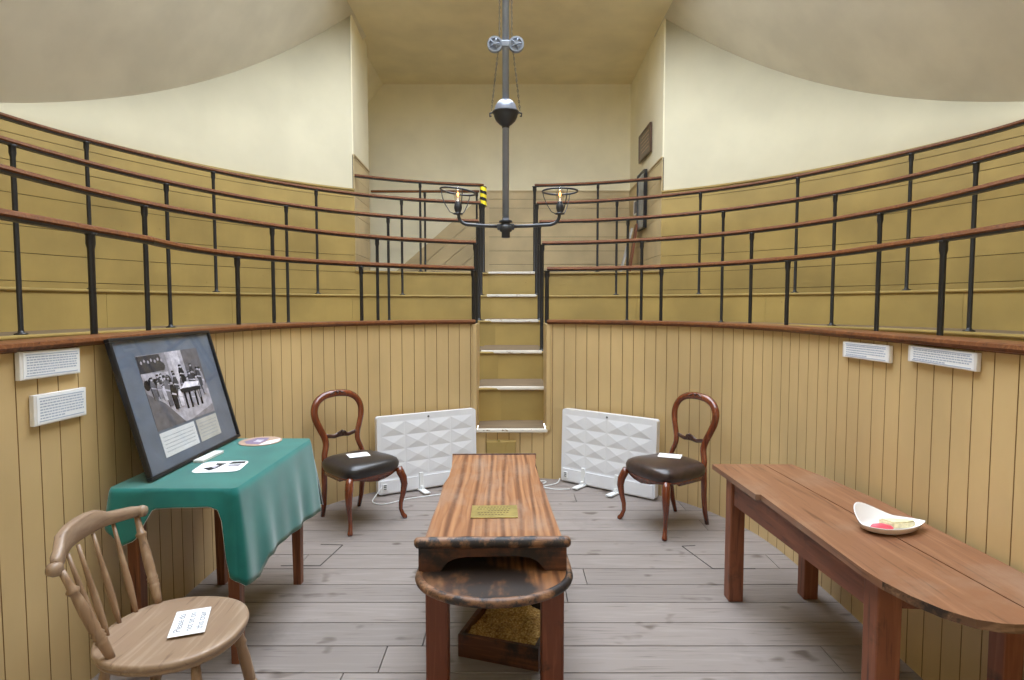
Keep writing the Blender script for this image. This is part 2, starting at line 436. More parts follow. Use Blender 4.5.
# ------------------------------------------------------------------ floor
def floor():
    b = MB(); rng = random.Random(3)
    b.use('joint'); b.box((0, 2.4, -.035), (4.4, 7.4, .02))
    b.use('floorboard')
    y = -1.2; wv = .207
    while y < 6.0:
        x = -2.15; first = True
        while x < 2.15:
            ln = rng.uniform(1.3, 3.2) if not first else rng.uniform(.5, 2.6)
            first = False
            x2 = min(2.15, x+ln)
            if 2.15-x2 < .3: x2 = 2.15
            b.box(((x+x2)/2, y+wv/2, -.0125), (x2-x-.004, wv-.006, .025), bev=.0015)
            x = x2
        y += wv
    b.build('floor', kind='structure')
floor()
def hatch(name, pts):
    b = MB().use('joint')
    for a, c in zip(pts, pts[1:]): b.bar((a[0], a[1], .0006), (c[0], c[1], .0006), .006, .002)
    o = b.build(name, kind='structure')
hatch('trim_1', [(-1.42, 3.60), (-1.18, 3.60), (-1.13, 3.92), (-1.28, 3.93)])
hatch('trim_2', [(1.48, 3.56), (1.22, 3.56), (1.13, 3.90), (1.22, 3.91)])

# ------------------------------------------------------------------ well wall of vertical boards
def board_wall(name, path, z0, z1, start=0.0, bw=.106, thick=.05):
    L = [0]
    for a, c in zip(path, path[1:]): L.append(L[-1] + math.hypot(c[0]-a[0], c[1]-a[1]))
    def at(s_):
        s_ = max(0, min(L[-1], s_)); j = 0
        while j < len(L)-2 and L[j+1] < s_: j += 1
        t = (s_-L[j])/(L[j+1]-L[j]); a, c = path[j], path[j+1]
        d = Vector((c[0]-a[0], c[1]-a[1])).normalized()
        return a[0]+(c[0]-a[0])*t, a[1]+(c[1]-a[1])*t, -d.y, d.x
    b = MB(); stations = []                 # (s, offset, groove?)
    g = .0026; s_ = -start
    rw = random.Random(len(name))
    while s_ < L[-1]:
        ww = bw*rw.uniform(.93, 1.07)
        a, c = max(s_+g, 0), min(s_+ww-g, L[-1])
        if c > a:
            stations += [(a, 0), ((a+c)/2, 0), (c, 0)]
            if c < L[-1]: stations.append((s_+ww, .007))
        s_ += ww
    stations = sorted(set(stations))
    cols = []
    for s_, o in stations:
        x, y, nx, ny = at(s_)
        cols.append([(x+nx*o, y+ny*o), (x+nx*thick, y+ny*thick), o])
    lo = [(b.v((*c[0], z0)), b.v((*c[1], z0))) for c in cols]; hi = [(b.v((*c[0], z1)), b.v((*c[1], z1))) for c in cols]
    for i in range(len(cols)-1):
        b.use('groove' if (cols[i][2] or cols[i+1][2]) else 'board')
        b.face([lo[i][0], lo[i+1][0], hi[i+1][0], hi[i][0]])
        b.use('board')
        b.face([lo[i+1][1], lo[i][1], hi[i][1], hi[i+1][1]])
        b.face([hi[i][0], hi[i+1][0], hi[i+1][1], hi[i][1]]); b.face([lo[i+1][0], lo[i][0], lo[i][1], lo[i+1][1]])
    for i in (0, -1): b.face([lo[i][0], lo[i][1], hi[i][1], hi[i][0]])
    return b.build(name, kind='structure')
WL, WR = split(C[0], -.325, .315)
board_wall('wall_left', WL, 0, CAP_Z-.038)
board_wall('wall_right', WR, 0, CAP_Z-.038, start=.05)
low = [p for p in C[0] if -.36 < p[0] < .35 and p[1] > 4]
board_wall('wall_front', [[-.325, WL[-1][1]]]+[p for p in low if -.3 < p[0] < .29]+[[.315, WR[0][1]]], 0, FZ[1]-.03, start=.02)
# jamb posts of the stair opening
for i, (x, side) in enumerate(((-.325, -1), (.315, 1))):
    b = MB().use('board'); y = WL[-1][1] if side < 0 else WR[0][1]
    b.box((x+side*.016, y+.012, (FZ[1]+CAP_Z-.04)/2+0.0), (.034, .075, CAP_Z-.04-FZ[1]), bev=.003)
    b.box((x+side*.004, y+.27, (FZ[1]+CAP_Z)/2-.02), (.014, .46, CAP_Z-.04-FZ[1]))
    b.build('trim_%d' % (3+i), kind='structure')
capprof = [(-.032, CAP_Z-.030), (-.040, CAP_Z-.018), (-.036, CAP_Z-.004), (-.026, CAP_Z), (.115, CAP_Z), (.115, CAP_Z-.036), (-.012, CAP_Z-.038), (-.016, CAP_Z-.034)]
CL, CR = split(C[0], -.335, .325)
MB().use('cap').sweep(CL, capprof).build('trim_5', kind='structure')
MB().use('cap').sweep(CR, capprof).build('trim_6', kind='structure')

# ------------------------------------------------------------------ standing tiers
def tier(k, name):
    """floor of tier k from its edge to the riser of the next, with the riser below its edge"""
    b = MB()
    E = curve_off(C[{2:1,3:2,4:3,5:4}[k]], -.06); z = FZ[k]; zb = FZ[k-1]
    nxt = C[{2:2,3:3,4:4,5:5}[k]]
    n = len(E); nxt = resample(curve_off(nxt, .02), 1); 
    # same count of points on both rims
    def count(P, m):
        L = [0]
        for a, c in zip(P, P[1:]): L.append(L[-1]+math.hypot(c[0]-a[0], c[1]-a[1]))
        out = []; j = 0
        for i in range(m):
            s_ = L[-1]*i/(m-1)
            while j < len(L)-2 and L[j+1] < s_: j += 1
            t = (s_-L[j])/(L[j+1]-L[j]); out.append([P[j][0]+(P[j+1][0]-P[j][0])*t, P[j][1]+(P[j+1][1]-P[j][1])*t])
        return out
    src = curve_off(C[{2:2,3:3,4:4,5:5}[k]], .02); N_ = 160
    A = count(E, N_); B = count(src, N_)
    b.use('tread')
    va = [b.v((p[0], p[1], z)) for p in A]; vb = [b.v((p[0], p[1], z)) for p in B]
    for i in range(N_-1): b.face([va[i], va[i+1], vb[i+1], vb[i]])
    # rounded nosing painted ochre
    b.use('ochre')
    b.sweep(E, [(.03, z+.001), (.0, z+.001), (-.012, z-.004), (-.014, z-.014), (-.010, z-.022), (.02, z-.022)], closed=False)
    # riser, one panel with vertical butt joints
    R_ = curve_off(E, .006); Ls = 0; joint = 1.3; prev = 0
    seg = [R_[0]]; segs = []
    for a, c in zip(R_, R_[1:]):
        Ls += math.hypot(c[0]-a[0], c[1]-a[1]); seg.append(c)
        if Ls > joint: segs.append(seg); seg = [c]; joint += random.uniform(1.2, 2.4)
    segs.append(seg)
    for sg in segs:
        if len(sg) < 3: continue
        sg = [p[:] for p in sg]
        for e, f in ((0, 1), (-1, -2)):
            d = Vector((sg[f][0]-sg[e][0], sg[f][1]-sg[e][1])).normalized()*.0015
            sg[e][0] += d.x; sg[e][1] += d.y
        b.use('ochre').sweep(sg, [(0, zb-.03), (0, z-.012), (.02, z-.012), (.02, zb-.03)])
    b.use('ochre_joint').sweep(R_, [(.014, zb-.03), (.014, z-.015)], closed=False)
    return b.build(name, kind='structure', recalc=True)
for k in (2, 3, 4, 5): tier(k, 'standing_tier')

# ------------------------------------------------------------------ upper curved wall with horizontal boards
XL, XR = -2.05, 1.98
UL, UR = split(C[5], XL, XR)
RIDGE = 5.34
def roof_z(x): return RIDGE - max(0, 1.04*(-2.03-x), .93*(x-1.98))
def wainscot(b, path, z0, z1, lines, mat='ochre', joint='ochre_joint', thick=.04):
    zs = [z0] + [z for z in lines if z0 < z < z1] + [z1]
    for za, zb in zip(zs, zs[1:]):
        g = .0028
        b.use(mat).sweep(path, [(0, za+g), (0, zb-g), (.012, zb-g), (.012, za+g)])
    b.use(joint).sweep(path, [(.011, z0), (.011, z1), (thick, z1), (thick, z0)])
WZ = 3.10
for P, nm in ((UL, 'wall_upper_left'), (UR, 'wall_upper_right')):
    b = MB()
    wainscot(b, P, FZ[5], WZ, (1.80, 2.03, 2.25, 2.51, 2.77, 2.99))
    b.use('ochre').sweep(P, [(-.016, WZ-.012), (-.016, WZ+.008), (.04, WZ+.008), (.04, WZ-.012)])
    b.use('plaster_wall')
    lo = [b.v((p[0], p[1], WZ)) for p in curve_off(P, .012)]; hi = [b.v((p[0], p[1], roof_z(p[0])+.04)) for p in curve_off(P, .012)]
    lo2 = [b.v((p[0], p[1], WZ)) for p in curve_off(P, .06)]; hi2 = [b.v((p[0], p[1], roof_z(p[0])+.04)) for p in curve_off(P, .06)]
    for i in range(len(P)-1):
        b.face([lo[i], lo[i+1], hi[i+1], hi[i]], True); b.face([lo2[i+1], lo2[i], hi2[i], hi2[i+1]], True); b.face([hi[i], hi[i+1], hi2[i+1], hi2[i]])
    b.build(nm, kind='structure')

# roof slopes, flat ceiling, skylight, back wall behind the viewer
for s_, nm in ((-1, 'ceiling_slope_left'), (1, 'ceiling_slope_right')):
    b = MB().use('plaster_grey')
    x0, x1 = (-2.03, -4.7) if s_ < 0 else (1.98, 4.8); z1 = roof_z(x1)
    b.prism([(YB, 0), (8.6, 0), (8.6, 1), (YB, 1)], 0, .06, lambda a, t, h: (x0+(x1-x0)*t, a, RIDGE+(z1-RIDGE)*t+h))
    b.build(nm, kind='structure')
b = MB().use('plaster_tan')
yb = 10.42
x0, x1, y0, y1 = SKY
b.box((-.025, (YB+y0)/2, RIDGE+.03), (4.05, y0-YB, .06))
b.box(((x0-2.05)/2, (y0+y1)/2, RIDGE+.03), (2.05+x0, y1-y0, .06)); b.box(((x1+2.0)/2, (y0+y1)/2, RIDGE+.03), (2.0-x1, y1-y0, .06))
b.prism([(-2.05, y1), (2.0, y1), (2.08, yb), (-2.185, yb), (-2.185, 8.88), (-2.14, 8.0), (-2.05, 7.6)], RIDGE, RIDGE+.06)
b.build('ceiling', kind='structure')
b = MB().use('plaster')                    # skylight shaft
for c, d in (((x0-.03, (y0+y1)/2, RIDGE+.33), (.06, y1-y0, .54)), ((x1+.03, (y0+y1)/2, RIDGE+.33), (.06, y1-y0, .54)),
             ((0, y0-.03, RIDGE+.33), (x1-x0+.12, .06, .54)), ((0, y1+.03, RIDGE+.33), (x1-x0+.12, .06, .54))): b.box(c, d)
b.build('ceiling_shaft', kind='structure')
win = bpy.data.objects.new('window_1', None); COL.objects.link(win); win['kind'] = 'structure'; win.location = (0, (y0+y1)/2, RIDGE+.55)
b = MB().use('white_paint')
for i in range(8):
    b.box((0, y0+(y1-y0)*i/7-(y0+y1)/2, 0), (x1-x0, .045, .06))
for i in range(4): b.box((x0+(x1-x0)*i/3, 0, 0), (.045, y1-y0, .06))
b.build('window_frame', parent=win)
b = MB().use('skyglass').box((0, 0, .04), (x1-x0, y1-y0, .006)); b.build('pane', parent=win)
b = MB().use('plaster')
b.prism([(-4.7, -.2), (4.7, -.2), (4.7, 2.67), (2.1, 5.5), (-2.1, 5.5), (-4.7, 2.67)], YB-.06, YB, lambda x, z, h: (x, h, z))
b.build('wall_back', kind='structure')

# ------------------------------------------------------------------ alcove behind the steps
b = MB().use('tread')
arc = [p for p in C[5] if XL < p[0] < XR and p[1] > 5]
arc = [UL[-1]] + arc + [UR[0]]
F6 = FZ[6]
poly = [(p[0], p[1]-.02) for p in arc] + [(2.06, yb), (-3.7, yb), (-3.7, 8.86), (-2.15, 8.86)]
b.prism(poly, F6-.025, F6)
b.use('ochre').sweep([(p[0], p[1]-.02) for p in arc], [(.03, F6+.001), (-.012, F6-.002), (-.014, F6-.016), (-.01, F6-.024), (.02, F6-.024)], closed=False)
b.sweep(arc, [(0, FZ[5]-.02), (0, F6-.012), (.02, F6-.012), (.02, FZ[5]-.02)])
b.build('floor_landing', kind='structure')
AZ = 3.545
AL = (2.27, 2.52, 2.77, 3.02, 3.27, 3.50)
def flat_wall(name, a, c, lines=AL, z0=F6, z1=RIDGE, wz=AZ):
    b = MB(); path = resample([a, c], 20)
    path = [list(a), [(a[0]+c[0])/2, (a[1]+c[1])/2], list(c)]
    wainscot(b, path, z0, wz, lines, 'alcove')
    b.use('alcove').sweep(path, [(-.012, wz-.01), (-.012, wz+.008), (.03, wz+.008), (.03, wz-.01)])
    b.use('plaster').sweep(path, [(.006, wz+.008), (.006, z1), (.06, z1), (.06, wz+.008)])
    return b.build(name, kind='structure')
flat_wall('wall_alcove_right', (2.015, yb), (1.98, UR[0][1]))
flat_wall('wall_alcove_left', (-2.05, UL[-1][1]), (-2.088, 8.9))
# thickness end of the left side wall and the recess beyond it
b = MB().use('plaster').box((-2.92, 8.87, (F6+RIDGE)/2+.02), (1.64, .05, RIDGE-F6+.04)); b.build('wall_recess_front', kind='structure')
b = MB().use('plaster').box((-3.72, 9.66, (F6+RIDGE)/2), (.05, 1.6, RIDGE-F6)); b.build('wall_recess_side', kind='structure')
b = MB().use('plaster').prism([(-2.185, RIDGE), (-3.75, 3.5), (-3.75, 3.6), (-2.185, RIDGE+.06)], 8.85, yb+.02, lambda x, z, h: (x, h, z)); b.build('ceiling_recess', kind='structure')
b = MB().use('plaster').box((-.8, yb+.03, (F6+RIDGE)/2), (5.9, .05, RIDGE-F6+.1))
DX = -.43
path = [[DX, yb-.012], [.8, yb-.012], [2.02, yb-.012]]
wainscot(b, path, F6, AZ, (2.30, 2.53, 2.77, 3.01, 3.26, 3.41), 'alcove', thick=.014)
b.use('alcove').box(((DX+2.02)/2, yb-.015, AZ), (2.02-DX, .03, .02))
b.box((DX-.01, yb-.02, (F6+AZ)/2), (.09, .03, AZ-F6))
# diagonal boards following the back stair, left of the corner board
slope = (3.58-2.22)/(-.43+2.0)
for i in range(7):
    g = .006; top = 0 - i*.30; bot = top - .30
    def clipd(o, x): return max(F6, AZ + slope*(x-DX) + o)
    xs = [DX-.055 - j*.1 for j in range(17)]
    up_ = [(x, clipd(top-g, x)) for x in xs]; dn = [(x, clipd(bot+g, x)) for x in xs]
    pts = [p for p in up_ if p[1] > F6+.001]; qts = [p for p in dn if p[1] > F6+.001]
    if len(pts) < 2: continue
    last = (DX-.055-(AZ+top-g-F6)/slope+.055, F6) if pts[-1][1] > F6 else None
    poly = [pts[0]] + [(max(-2.6, DX-(AZ+top-g-F6)/slope), F6)] + ([(DX-(AZ+bot+g-F6)/slope, F6), qts[0]] if qts else [(DX-.055, F6)])
    b.use('alcove').prism(poly, yb-.03, yb-.008, lambda x, z, h: (x, h, z))
b.build('wall_far', kind='structure')

# ------------------------------------------------------------------ staircase up the middle
SX0, SX1 = -.335, .322
EY = {1: 5.47}
for k in (2, 3, 4, 5):
    src = curve_off(C[{2:1,3:2,4:3,5:4}[k]], -.06)
    EY[k] = min(src, key=lambda p: (abs(p[0]) if p[1] > 4 else 99))[1]
EY[6] = min(C[5], key=lambda p: (abs(p[0]) if p[1] > 4 else 99))[1] - .02
st = thing('staircase', 'straight flight of six ochre steps with worn white nosings rising between the tiers', 'staircase', (0, 5.5, 0))
def off(v): return (v[0], v[1]-5.5, v[2])
for k in range(1, 7):
    z = FZ[k]+.012; y0_ = EY[k]-.02; y1_ = EY[k+1] if k < 6 else EY[k]+.25
    xa, xb = (SX0, SX1) if k > 1 else (SX0+.018, SX1-.018)
    if k == 1: y1_ -= .0
    t = MB().use('tread').box(off(((xa+xb)/2, (y0_+y1_)/2+.01, z-.012)), (xb-xa, y1_-y0_-.02, .024), bev=.003).build('tread', parent=st)
    xa2, xb2 = (SX0, SX1) if k > 1 else (SX0-.004, SX1+.004)
    MB().use('white_edge').box(off(((xa2+xb2)/2, y0_-.004, z-.016)), (xb2-xa2, .03, .034), bev=.008).build('nosing', parent=st)
    if k > 1: MB().use('ochre').box(off(((xa+xb)/2, EY[k]-.006, (FZ[k-1]+z)/2-.008)), (xb-xa, .012, z-FZ[k-1]-.038)).build('riser', parent=st)

# ------------------------------------------------------------------ guard rails
f_ = 600.0; pt_ = math.atan(35/600)
def px_dir(px): return (px-512)/f_         # x over depth (camera looks along +y; pitch makes rows differ only slightly)
def hit(P, px, z):
    """point of plan curve P at height z standing in column px"""
    k = px_dir(px); c_, s_ = math.cos(pt_), math.sin(pt_)
    for a, c in zip(P, P[1:]):
        fa = a[0]-k*(a[1]*c_-(z-1.6)*s_); fc = c[0]-k*(c[1]*c_-(z-1.6)*s_)
        if fa*fc <= 0 and a[1] > .3 and c[1] > .3 and abs(fa-fc) > 1e-9:
            t = fa/(fa-fc); return [a[0]+(c[0]-a[0])*t, a[1]+(c[1]-a[1])*t]
def post(parent, x, y, z0, z1, r=.0155, taped=False):
    b = MB().use('iron'); n = 12
    b.lathe([(r*2.5, 0), (r*2.5, .008), (r*1.3, .014), (r, .03), (r, z1-z0-.075), (r*1.35, z1-z0-.05), (r*1.3, z1-z0-.012), (r*1.9, z1-z0)], (x, y, z0), n)
    return b.build('post', parent=parent)
railprof = lambda z: [(-.026, z-.004), (-.020, z+.012), (-.006, z+.019), (.006, z+.019), (.020, z+.012), (.026, z-.004), (.018, z-.013), (-.018, z-.013)]
stripprof = lambda z: [(-.021, z-.0128), (.021, z-.0128), (.019, z-.024), (-.019, z-.024)]
ORD = {1: 'lowest', 2: 'second lowest', 3: 'third', 4: 'fourth'}
POSTS = {('L',1): [361,237,90], ('L',2): [377,272,144], ('L',3): [388,286,166,12], ('L',4): [401.5,316,213,86],
         ('R',1): [661.5,788,944], ('R',2): [642,752,880.5], ('R',3): [628,723.5,835.5,976.5], ('R',4): [617,700.6,798,911.6]}
NEWEL = {('L',1): -.372, ('L',2): -.39, ('L',3): -.405, ('L',4): -.41, ('R',1): .345, ('R',2): .325, ('R',3): .335, ('R',4): .325}
for k in (1, 2, 3, 4):
    L_, R_ = split(C[k], NEWEL[('L',k)], NEWEL[('R',k)])
    for side, P in (('L', L_), ('R', R_)):
        rt = thing('guard_rail', 'curved wooden handrail on black iron posts, %s row %s of the steps' % (ORD[k], 'left' if side == 'L' else 'right'),
                   'railing', (0, 0, 0), 0, 'curved guard rails of the standing tiers')
        z = RZ[k]
        MB().use('handrail').sweep(P, railprof(z)).build('handrail', parent=rt)
        MB().use('iron').sweep(P, stripprof(z)).build('iron_strip', parent=rt)
        zf = FZ[k+1]
        for px in POSTS[(side, k)]:
            h = hit(P, px, z)
            if h: post(rt, h[0], h[1], zf, z-.018)
        # hidden-side posts towards the viewer, beyond the frame
        e = P[len(P)-1] if side == 'L' else P[0]
        post(rt, e[0], e[1], zf, z-.018, .021)
        for yy in (1.0, -.4):
            q = min(P, key=lambda p: abs(p[1]-yy)); post(rt, q[0], q[1], zf, z-.018)
# landing rails
A5 = [[p[0], p[1]+.02] for p in arc]
L5 = [p for p in A5 if p[0] < -.42] + [[-.405, EY[6]+.035]]; R5 = [[.32, EY[6]+.035]] + [p for p in A5 if p[0] > .33]
for side, P, pxs in (('left', L5, [420]), ('right', R5, [598])):
    rt = thing('guard_rail', 'short handrail on iron posts at the edge of the top landing, %s of the steps' % side, 'railing', (0,0,0), 0, 'landing handrails')
    P = resample(P, .08)
    MB().use('handrail').sweep(P, railprof(RZ[5])).build('handrail', parent=rt)
    MB().use('iron').sweep(P, stripprof(RZ[5])).build('iron_strip', parent=rt)
    for px in pxs:
        h = hit(P, px, RZ[5]); post(rt, h[0], h[1], F6, RZ[5]-.018)
    e = P[-1] if side == 'left' else P[0]
    post(rt, e[0], e[1], F6, RZ[5]-.018, .021)
    if side == 'left': tape_at = e
rt = thing('stair_rail', 'straight handrail behind the left landing rail guarding the back stair', 'railing', (0, 9.3, 0))
MB().use('handrail').box((-1.33, 0, 3.335), (1.66, .05, .034), bev=.01).build('handrail', parent=rt)
for x in (-1.335, -.54): post(rt, x, 0, F6, 3.32)
# hazard tape sleeve on the left newel
b = MB(); zt0, zt1 = 2.985, 3.262; tx, ty = tape_at
N = 40
for i in range(N):
    for j in range(16):
        a0, a1 = 2*PI*j/16, 2*PI*(j+1)/16; z0_, z1_ = zt0+(zt1-zt0)*i/N, zt0+(zt1-zt0)*(i+1)/N
        ph = ((z0_-zt0)/.095 + j/16) % 1.0
        b.use('yellow' if ph < .55 else 'tape_black'); r = .047
        b.face([b.v((r*math.cos(a), r*math.sin(a), z)) for a, z in ((a0,z0_),(a1,z0_),(a1,z1_),(a0,z1_))])
bmesh.ops.remove_doubles(b.bm, verts=b.bm.verts[:], dist=1e-5)
o = b.build('hazard_tape', loc=(tx, ty, 0)); tag(o, 'yellow and black striped hazard tape wrapped round the top left newel post', 'tape')

# ------------------------------------------------------------------ hanging double gas pendant
PX, PY = -.031, 3.0
pd = thing('pendant_lamp', 'blue grey iron two-armed pendant lamp hanging from the ceiling over the table', 'lamp', (PX, PY, 1.93))
b = MB().use('lampiron').lathe([(.0165, .05), (.0165, 4.08)], n=16); b.build('pole', parent=pd)
b = MB().use('lampdark').lathe([(.014,.002),(.021,.004),(.021,.030),(.03,.034),(.032,.045),(.032,.062),(.02,.066),(.022,.076),(.032,.078),(.034,.086),(.018,.090),(.0165,.10)], (0,0,.0), 18)
b.box((0,0,.056), (.085,.028,.030), bev=.005); b.build('hub', parent=pd)
# counterweight ball
b = MB().use('pewter').lathe([(.0175,.672),(.026,.670),(.040,.660),(.050,.645),(.055,.628),(.056,.612)], n=28, caps=False); b.build('upper_cup', parent=pd)
b = MB().use('lampdark').lathe([(.0175,.535),(.019,.546),(.032,.556),(.048,.572),(.057,.590),(.060,.606),(.066,.609),(.066,.615),(.05,.615)], n=28, caps=False)
for s_ in (-1, 1): b.tube([(s_*.062,0,.612), (s_*.078,0,.607), (s_*.077,0,.592), (s_*.070,0,.595)], .004, 6)
b.build('lower_cup', parent=pd)
# pulleys
b = MB().use('lampiron'); b.box((0,-.004,.934), (.10,.014,.018), bev=.004); b.box((0,0,.934), (.044,.046,.032), bev=.006); b.build('pulley_bracket', parent=pd)
for s_ in (-1, 1):
    b = MB().use('lampiron'); b.lathe([(.026,-.004),(.028,-.012),(.037,-.012),(.037,-.010),(.031,0),(.037,.010),(.037,.012),(.028,.012),(.026,.004)], (s_*.052, -.004, .934), 26, (0,1,0))
    for f in b.bm.faces: f.smooth = False
    for a in range(5): b.tube([(s_*.052,-.018,.934), (s_*.052+.026*math.cos(a*2*PI/5),-.018,.934+.026*math.sin(a*2*PI/5))], .004, 6)
    b.lathe([(.009,-.024),(.009,-.012)], (s_*.052, -.004, .934), 10, (0,1,0)); b.build('pulley', parent=pd)
    # chain made of links
    b = MB().use('lampdark')
    def links(a, c):
        a, c = Vector(a), Vector(c); n = int((c-a).length/.0125); d = (c-a)/n
        for i in range(n):
            m = a + d*(i+.5); r0 = .0033; r1 = .0075
            ax = Vector((1,0,0)) if i % 2 else Vector((0,1,0)); u = d.normalized()
            b.tube([m + ax*r0*math.cos(t) + u*r1*math.sin(t) for t in [2*PI*q/8 for q in range(8)]], .0012, 4, closed=True)
    links((s_*.070, 0, .620), (s_*.034, -.004, .925)); links((s_*.030, -.004, .940), (s_*.024, 0, 2.6))
    b.build('chain', parent=pd)
# arms with burner cage
for s_, AR in ((-1, .236), (1, .268)):
    e = AR-.058
    pts = [(s_*.02,0,.058), (s_*e*.55,0,.061), (s_*e,0,.066)] + [(s_*(e+.055*math.sin(t)), 0, .066+.045*(1-math.cos(t))) for t in [PI/2*q/8 for q in range(1, 9)]]
    pts.append((s_*AR, 0, .128))
    a_ = MB().use('lampdark').tube(pts, .0085, 10).build('arm', parent=pd)
    cx = s_*AR
    b = MB().use('lampdark').lathe([(.012,.116),(.024,.118),(.024,.123),(.012,.126),(.016,.134),(.020,.150),(.018,.166),(.013,.174),(.013,.180)], (cx,0,0), 18); b.build('burner', parent=a_)
    b = MB().use('lampdark'); R0 = .086; zt = .230; tz_ = .012 if s_ < 0 else 0
    b.tube([(cx+R0*math.cos(t), R0*math.sin(t), zt - tz_*math.cos(t)) for t in [2*PI*q/40 for q in range(40)]], .0048, 8, closed=True)
    for q in range(3):
        t = PI/6+.35 + 2*PI*q/3; pr = [(.020,.121), (.042,.132), (.066,.170), (.080,.204), (R0,zt-tz_*math.cos(t))]
        b.tube([(cx+r*math.cos(t), r*math.sin(t), z) for r, z in pr], .0024, 6)
    b.build('shade_ring', parent=a_)
    b = MB().use('bulb').lathe([(.008,.180),(.017,.186),(.0205,.202),(.0205,.222),(.016,.236),(.008,.246),(.004,.258)], (cx,0,0), 20, caps=False); b.build('bulb', parent=a_)
    b = MB().use('flame').lathe([(.002,.206),(.004,.210),(.0055,.216),(.0035,.222),(.001,.227)], (cx,0,0), 12)
    b.use('frosted').lathe([(.004,.180),(.004,.198)], (cx,0,0), 10); b.build('filament', parent=a_)

# ------------------------------------------------------------------ operating table
ot = thing('operating_table', 'worn pine operating table with raised top and rounded lower leaf in the centre', 'table', (-.09, 2.98, 0), math.radians(1.2))
b = MB().use('optop')
b.prism([(-.268,-.64),(.275,-.64),(.262,-.35),(.252,-.05),(.240,.14),(.238,.20),(.232,.40),(.25,.665),(-.262,.665),(-.245,.40),(-.245,.20),(-.262,.05),(-.258,-.20),(-.266,-.45)], .652, .68)
b.build('table_top', parent=ot)
b = MB().use('oprim')
b.tube([(-.308,-.662,.664), (-.300,-.662,.665)]+[(-.29+.58*i/16, -.662+random.uniform(-.001,.001), .665) for i in range(17)]+[(.300,-.662,.664),(.308,-.662,.664)], [.012,.021]+[.0225+random.uniform(-.0012,.0012) for _ in range(17)]+[.021,.012], 14, sy=1.0, up=(0,0,1))
b.build('front_moulding', parent=ot)
MB().use('opdark').box((0-.005,.672,.668), (.515,.02,.034), bev=.004).build('end_batten', parent=ot)
b = MB().use('opdark')
arch = [(-.292,.65),(-.292,.551),(-.207,.551),(-.200,.562),(-.178,.588),(-.150,.602),(-.10,.610),(.10,.610),(.150,.602),(.178,.588),(.200,.562),(.207,.551),(.292,.551),(.292,.65)]
# triangulated strip so the arch stays open
def strip(b, lowpts, ztop, y0, y1):
    for (xa, za), (xb, zb) in zip(lowpts, lowpts[1:]):
        if xb-xa < 1e-4: continue
        b.prism([(xa, za), (xb, zb), (xb, ztop), (xa, ztop)], y0, y1, lambda x, z, h: (x, h, z))
strip(b, arch[1:-1], .648, -.668, -.642); b.build('arched_end_board', parent=ot)
for s_ in (-1, 1): MB().use('opdark').box((s_*.235, 0, .60), (.02, 1.27, .10)).build('side_board', parent=ot)
b = MB().use('opleaf')
prof = [(.006+.289*math.cos(t), -.665 + .220*math.sin(t)) for t in [PI + PI*i/36 for i in range(37)]]
outl = prof + [(.285, .3), (.265,.64), (-.265,.64), (-.285,.3)]
b.prism(outl, .522, .55); b.build('lower_leaf', parent=ot)
b = MB().use('oprim')
b.tube([(-.284,-.50,.535),(-.286,-.6,.535)]+[(x*1.012, -.665+(y+.665)*1.03, .535) for x, y in prof]+[(.300,-.6,.535),(.298,-.50,.535)], .0185, 10, up=(0,0,1)); b.build('leaf_rim', parent=ot)
for sx in (-1, 1):
    for sy in (-1, 1):
        MB().use('opleg').box((sx*.236+.008, sy*.565, .261), (.092, .09, .522), bev=.006).build('leg', parent=ot)
    MB().use('opleg').box((sx*.228+.004, 0, .46), (.03, 1.06, .11)).build('side_rail', parent=ot)
MB().use('opleg').box((0, .565, .46), (.38, .03, .11)).build('end_rail', parent=ot)
pq = MB().use('brass').box((0,0,.003), (.205,.155,.006), bev=.0015).build('brass_plaque')
pq.location = (-.078, 2.618, .6802); pq.rotation_euler[2] = math.radians(1.2)
tag(pq, 'small engraved brass plaque lying on the operating table top', 'plaque')
b = MB().use('frame_brown')
for i, (wd, xo) in enumerate(((.15,0),(.16,0),(.10,.02),(.15,0),(.12,-.01))):
    n = int(wd/.014)
    for j in range(n): b.box((xo-wd/2+j*.014+.006, .05-i*.024, .0064), (.009,.004,.0006))
b.build('engraving', parent=pq)

# sawdust box under the table
bx_ang = math.radians(-14)
sb = thing('sawdust_box', 'shallow dark wooden box on the floor under the operating table', 'box', (0.0, 2.79, 0), math.radians(-18))
b = MB().use('opdark')
W_, D_, H_ = .38, .40, .105
MB().use('opdark').box((0,-D_/2,H_/2), (W_,.022,H_), bev=.002).build('front_board', parent=sb)
MB().use('opdark').box((0,D_/2,H_/2), (W_,.022,H_), bev=.002).build('back_board', parent=sb)
for s_ in (-1,1): MB().use('opdark').box((s_*(W_/2-.011),0,H_/2), (.022,D_-.024,H_), bev=.002).build('side_board', parent=sb)
MB().use('opdark').box((0,0,.006), (W_-.046,D_-.024,.010)).build('base_board', parent=sb)
b = MB().use('sawdust'); rng = random.Random(5); nx, ny = 34, 40; G = []
for j in range(ny+1):
    G.append([b.v(((W_-.05)*(i/nx-.5), (D_-.028)*(j/ny-.5), .078+.010*math.sin(i*.35+j*.2)+rng.uniform(-.004,.004))) for i in range(nx+1)])
for j in range(ny):
    for i in range(nx): b.face([G[j][i], G[j][i+1], G[j+1][i+1], G[j+1][i]])
lowv = []
ring = [G[0][i] for i in range(nx+1)]+[G[j][nx] for j in range(1,ny+1)]+[G[ny][i] for i in range(nx-1,-1,-1)]+[G[j][0] for j in range(ny-1,0,-1)]
lowv = [b.v((q.co.x, q.co.y, .012)) for q in ring]
for i in range(len(ring)): b.face([ring[i], lowv[i], lowv[(i+1)%len(ring)], ring[(i+1)%len(ring)]])
